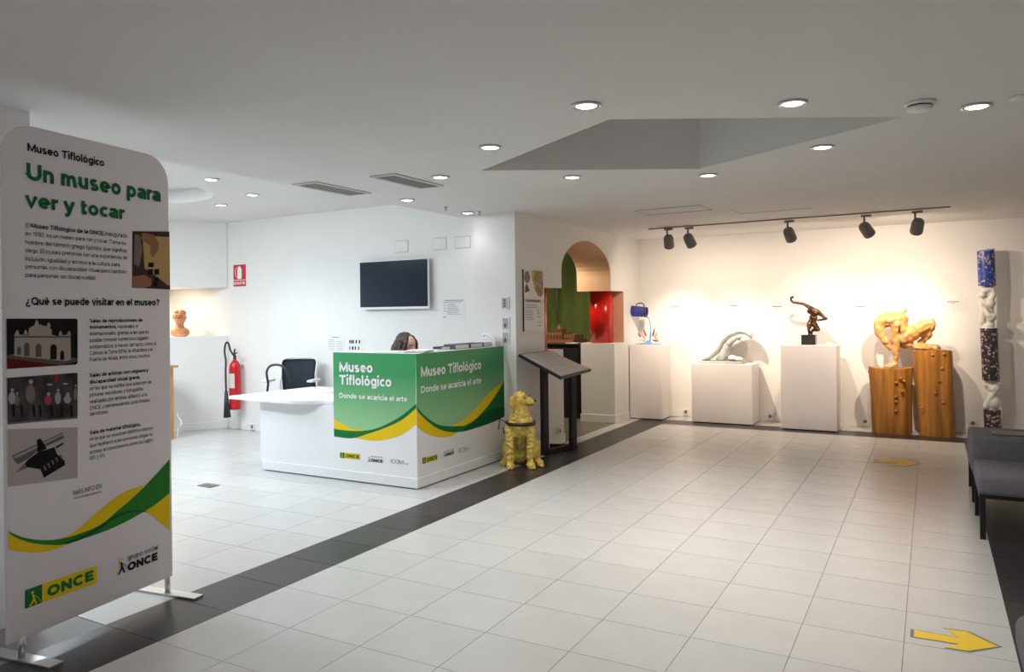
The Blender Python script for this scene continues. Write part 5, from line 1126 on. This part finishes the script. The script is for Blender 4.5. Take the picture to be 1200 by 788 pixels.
# ------------------------------------------------------------ mosaic column
t = empty('mosaic_column_sculpture', (.65, 10.95, 0), 'slender column of blue mosaic sections alternating with white carved figures', 'sculpture')
def mosaic(name, c1, c2, c3):
    m = bpy.data.materials.new(name); m.use_nodes = True; nt = m.node_tree; b = nt.nodes['Principled BSDF']; tc = nt.nodes.new('ShaderNodeTexCoord'); v_ = nt.nodes.new('ShaderNodeTexVoronoi'); v_.inputs['Scale'].default_value = 42
    nt.links.new(tc.outputs['Object'], v_.inputs['Vector']); sp_ = nt.nodes.new('ShaderNodeSeparateColor'); nt.links.new(v_.outputs['Color'], sp_.inputs[0]); r = nt.nodes.new('ShaderNodeValToRGB'); nt.links.new(sp_.outputs[0], r.inputs[0])
    r.color_ramp.interpolation = 'CONSTANT'; e = r.color_ramp.elements; e[0].color = (*c1, 1); e[1].color = (*c3, 1); e[1].position = .8; k = e.new(.5); k.color = (*c2, 1)
    nt.links.new(r.outputs[0], b.inputs['Base Color']); b.inputs['Roughness'].default_value = .25; return m
MB1 = mosaic('mosaic_blue', (.02, .04, .22), (.04, .07, .38), (.35, .30, .30)); MB2 = mosaic('mosaic_dark', (.03, .025, .035), (.06, .045, .06), (.35, .30, .28))
CA, CB = PY(1155, 293, 10.95), PY(1163.5, 500, 10.95)
def cx(z): s = (z-CB.z)/(CA.z-CB.z); return CB.x+(CA.x-CB.x)*s
for z0_, z1_, m in ((1.86, 2.30, MB1), (.70, 1.34, MB2), (0.0, .34, MB2)):
    bm = bmesh.new(); N = 28; rg = []
    for z in (z0_, z1_):
        rg.append([bm.verts.new((cx(z)+.093*math.cos(2*math.pi*k/N), 10.95+.093*math.sin(2*math.pi*k/N), z+(.02*math.sin(2*math.pi*k/N+.7) if z == 2.30 else 0))) for k in range(N)])
    for k in range(N): bm.faces.new((rg[0][k], rg[0][(k+1) % N], rg[1][(k+1) % N], rg[1][k]))
    bm.faces.new(rg[0][::-1]); bm.faces.new(rg[1]); fin('mosaic_section', bm, m, t, 'auto')
K = lambda x, y, dy=0: tuple(PY(1040+x*.203, 240+y*.203, 10.95+dy))
WS = mat('white_stone', (.66, .65, .61), .45, noise_amt=.06)
blob('carved_figures', [('s', K(548, 520, -.03), (.042, .045, .045)), ('c', [K(560, 500, -.02), K(600, 480), K(612, 520), K(580, 575, -.04), K(550, 560, -.03)], [.035, .04, .035, .03, .03]), ('s', K(590, 570, .0), (.065, .07, .07)), ('c', [K(540, 560, -.03), K(550, 620, -.04), K(548, 680, -.02)], [.03, .035, .035]),
     ('s', K(600, 650, -.02), (.055, .06, .055)), ('c', [K(560, 600, -.05), K(585, 640, -.06), K(615, 640, -.05)], [.025, .03, .025]), ('s', K(580, 700, 0), (.07, .07, .04)), ('c', [K(575, 480, .03), K(582, 710, .03)], [.06, .07]), ('s', K(583, 718, 0), (.093, .09, .018))], WS, t, voxel=.008, smooth=3)
K = lambda x, y, dy=0: tuple(PY(1000+x*.2283, 340+y*.2283, 10.95+dy))
blob('carved_figures', [('c', [K(690, 470, 0), K(715, 510, -.03), K(745, 480, -.02)], [.035, .045, .03]), ('c', [K(735, 505, -.03), K(700, 560, -.04), K(680, 600, -.03)], [.035, .035, .035]), ('s', K(720, 580, -.01), (.075, .07, .09)), ('s', K(690, 485, 0), (.04, .05, .05)), ('c', [K(712, 460, .02), K(714, 605, .02)], [.065, .075])], WS, t, voxel=.008, smooth=3)

# ------------------------------------------------------------ wall labels
def wall_label(x0, x1, y0, y1, label, dark=True):
    p = Plane((-3.9, 11.2), (2.2, 11.2))
    t, s_, (u0, u1, v0, v1) = paper(p, (x0, y0), (x1, y1), 'wall_label', label, 'label', [], 'exhibit labels on the far wall', th=.004, m=mat('label_card', (.76, .73, .73), .6))
    w_, h_ = u1-u0, v1-v0
    for (a, b, c, d, mm) in ((.05, .74, .62, .80, M_GREYTXT), (.22, .62, .46, .66, M_LGREYTXT)):
        flat('printed_line', p, [(u0+a*w_, v0+b*h_), (u0+c*w_, v0+b*h_), (u0+c*w_, v0+d*h_), (u0+a*w_, v0+d*h_)], mm, s_, .0055)
wall_label(785, 803, 357, 369, 'small white exhibit label above and right of the bucket sculpture')
wall_label(854, 872, 355, 368, 'small white exhibit label above the wave sculpture')
wall_label(904, 924, 356, 370, 'small white exhibit label left of the bronze figure')
wall_label(1001, 1023, 356, 370, 'small white exhibit label left of the wooden torso')
wall_label(1109, 1133, 350.5, 364.5, 'small white exhibit label between wooden torso and mosaic column')

# ------------------------------------------------------------ benches
FAB = mat('grey_bench_fabric', (.16, .15, .17), .9, noise_amt=.06, nscale=20, bump=.4, bscale=500)
t = empty('upholstered_bench', (1.0, 6.9, 0), 'long grey upholstered bench with black legs standing on the dark tiles', 'bench')
X0, X1 = .27, 1.75
box('seat_cushion', X0, X1, 6.08, 6.74, .31, .45, FAB, t, .03, 3)
box('back_cushion', X0-.015, X1, 6.745, 7.30, .33, .615, FAB, t, .035, 3)
box('seat_cushion', X0, X1, 7.305, 7.92, .31, .45, FAB, t, .03, 3)
bm = bmesh.new(); bx(bm, X0+.01, X1-.01, 6.10, 7.90, .285, .312); fin('frame', bm, M_BLACK, t)
for x in (X0+.03, X1-.04):
    for y in (6.12, 6.80, 7.25, 7.88): fin('leg', bx(bmesh.new(), x-.018, x+.018, y-.018, y+.018, 0, .286), M_BLACK, t)
t = empty('magazine', (.75, 7.05, .617), 'dark glossy magazine lying on the grey bench back', 'magazine')
box('cover', .40, .95, 6.86, 7.10, .6155, .621, mat('magazine_dark', (.015, .015, .018), .3), t); box('picture', .52, .70, 6.90, 7.04, .6212, .6218, mat('magazine_picture', (.10, .09, .09), .4, noise_amt=.8, nscale=40, c2=(.3, .28, .26)), t); box('title_block', .74, .92, 6.90, 7.06, .6212, .6218, MATS['magazine_picture'], t)
t = empty('upholstered_bench', (.9, 3.1, 0), 'grey bench corner cut off by the bottom right edge of the picture', 'bench')
box('seat_cushion', .265, 1.6, 2.72, 3.42, .31, .45, FAB, t, .045, 4)
box('frame', .28, 1.59, 2.74, 3.40, .285, .312, M_BLACK, t)
for x in (.31, 1.56):
    for y in (2.77, 3.37): fin('leg', bx(bmesh.new(), x-.018, x+.018, y-.018, y+.018, 0, .286), M_BLACK, t)

# ------------------------------------------------------------ floor arrows
def arrow(pts, m, label, mo):
    def f(P_, z0_, z1_, name, mm, par=None):
        bm = prism(bmesh.new(), P_, z0_, z1_); return fin(name, bm, mm, par)
    o = f(pts, .0006, .0020, 'floor_arrow', m); tag(o, label, 'floor marking', 'yellow floor arrows')
    c = (sum(p[0] for p in pts)/len(pts), sum(p[1] for p in pts)/len(pts)); P_ = []
    for p in pts:
        d = Vector((p[0]-c[0], p[1]-c[1])); P_.append((p[0]+d.x*.06+math.copysign(.006, d.x), p[1]+d.y*.06+math.copysign(.006, d.y)))
    f(P_, .0002, .0009, 'worn_outline', mo, o)
AR = [(-.088, 4.232), (.108, 4.232), (.045, 4.317), (.14, 4.328), (.262, 4.205), (.138, 4.090), (.045, 4.083), (.103, 4.155), (-.087, 4.145)]
arrow(AR, mat('floor_yellow', (.82, .55, .02), .45), 'bright yellow arrow stuck on the floor tiles pointing right', mat('worn_tile', (.16, .16, .15), .5))
AR2 = [(-.52+(x+.09)*1.15, 8.78+(y-4.2)*1.9) for x, y in AR]
arrow(AR2, mat('floor_yellow_dull', (.55, .34, .05), .5), 'faded yellow arrow on the floor near the wooden torso', MATS['worn_tile'])
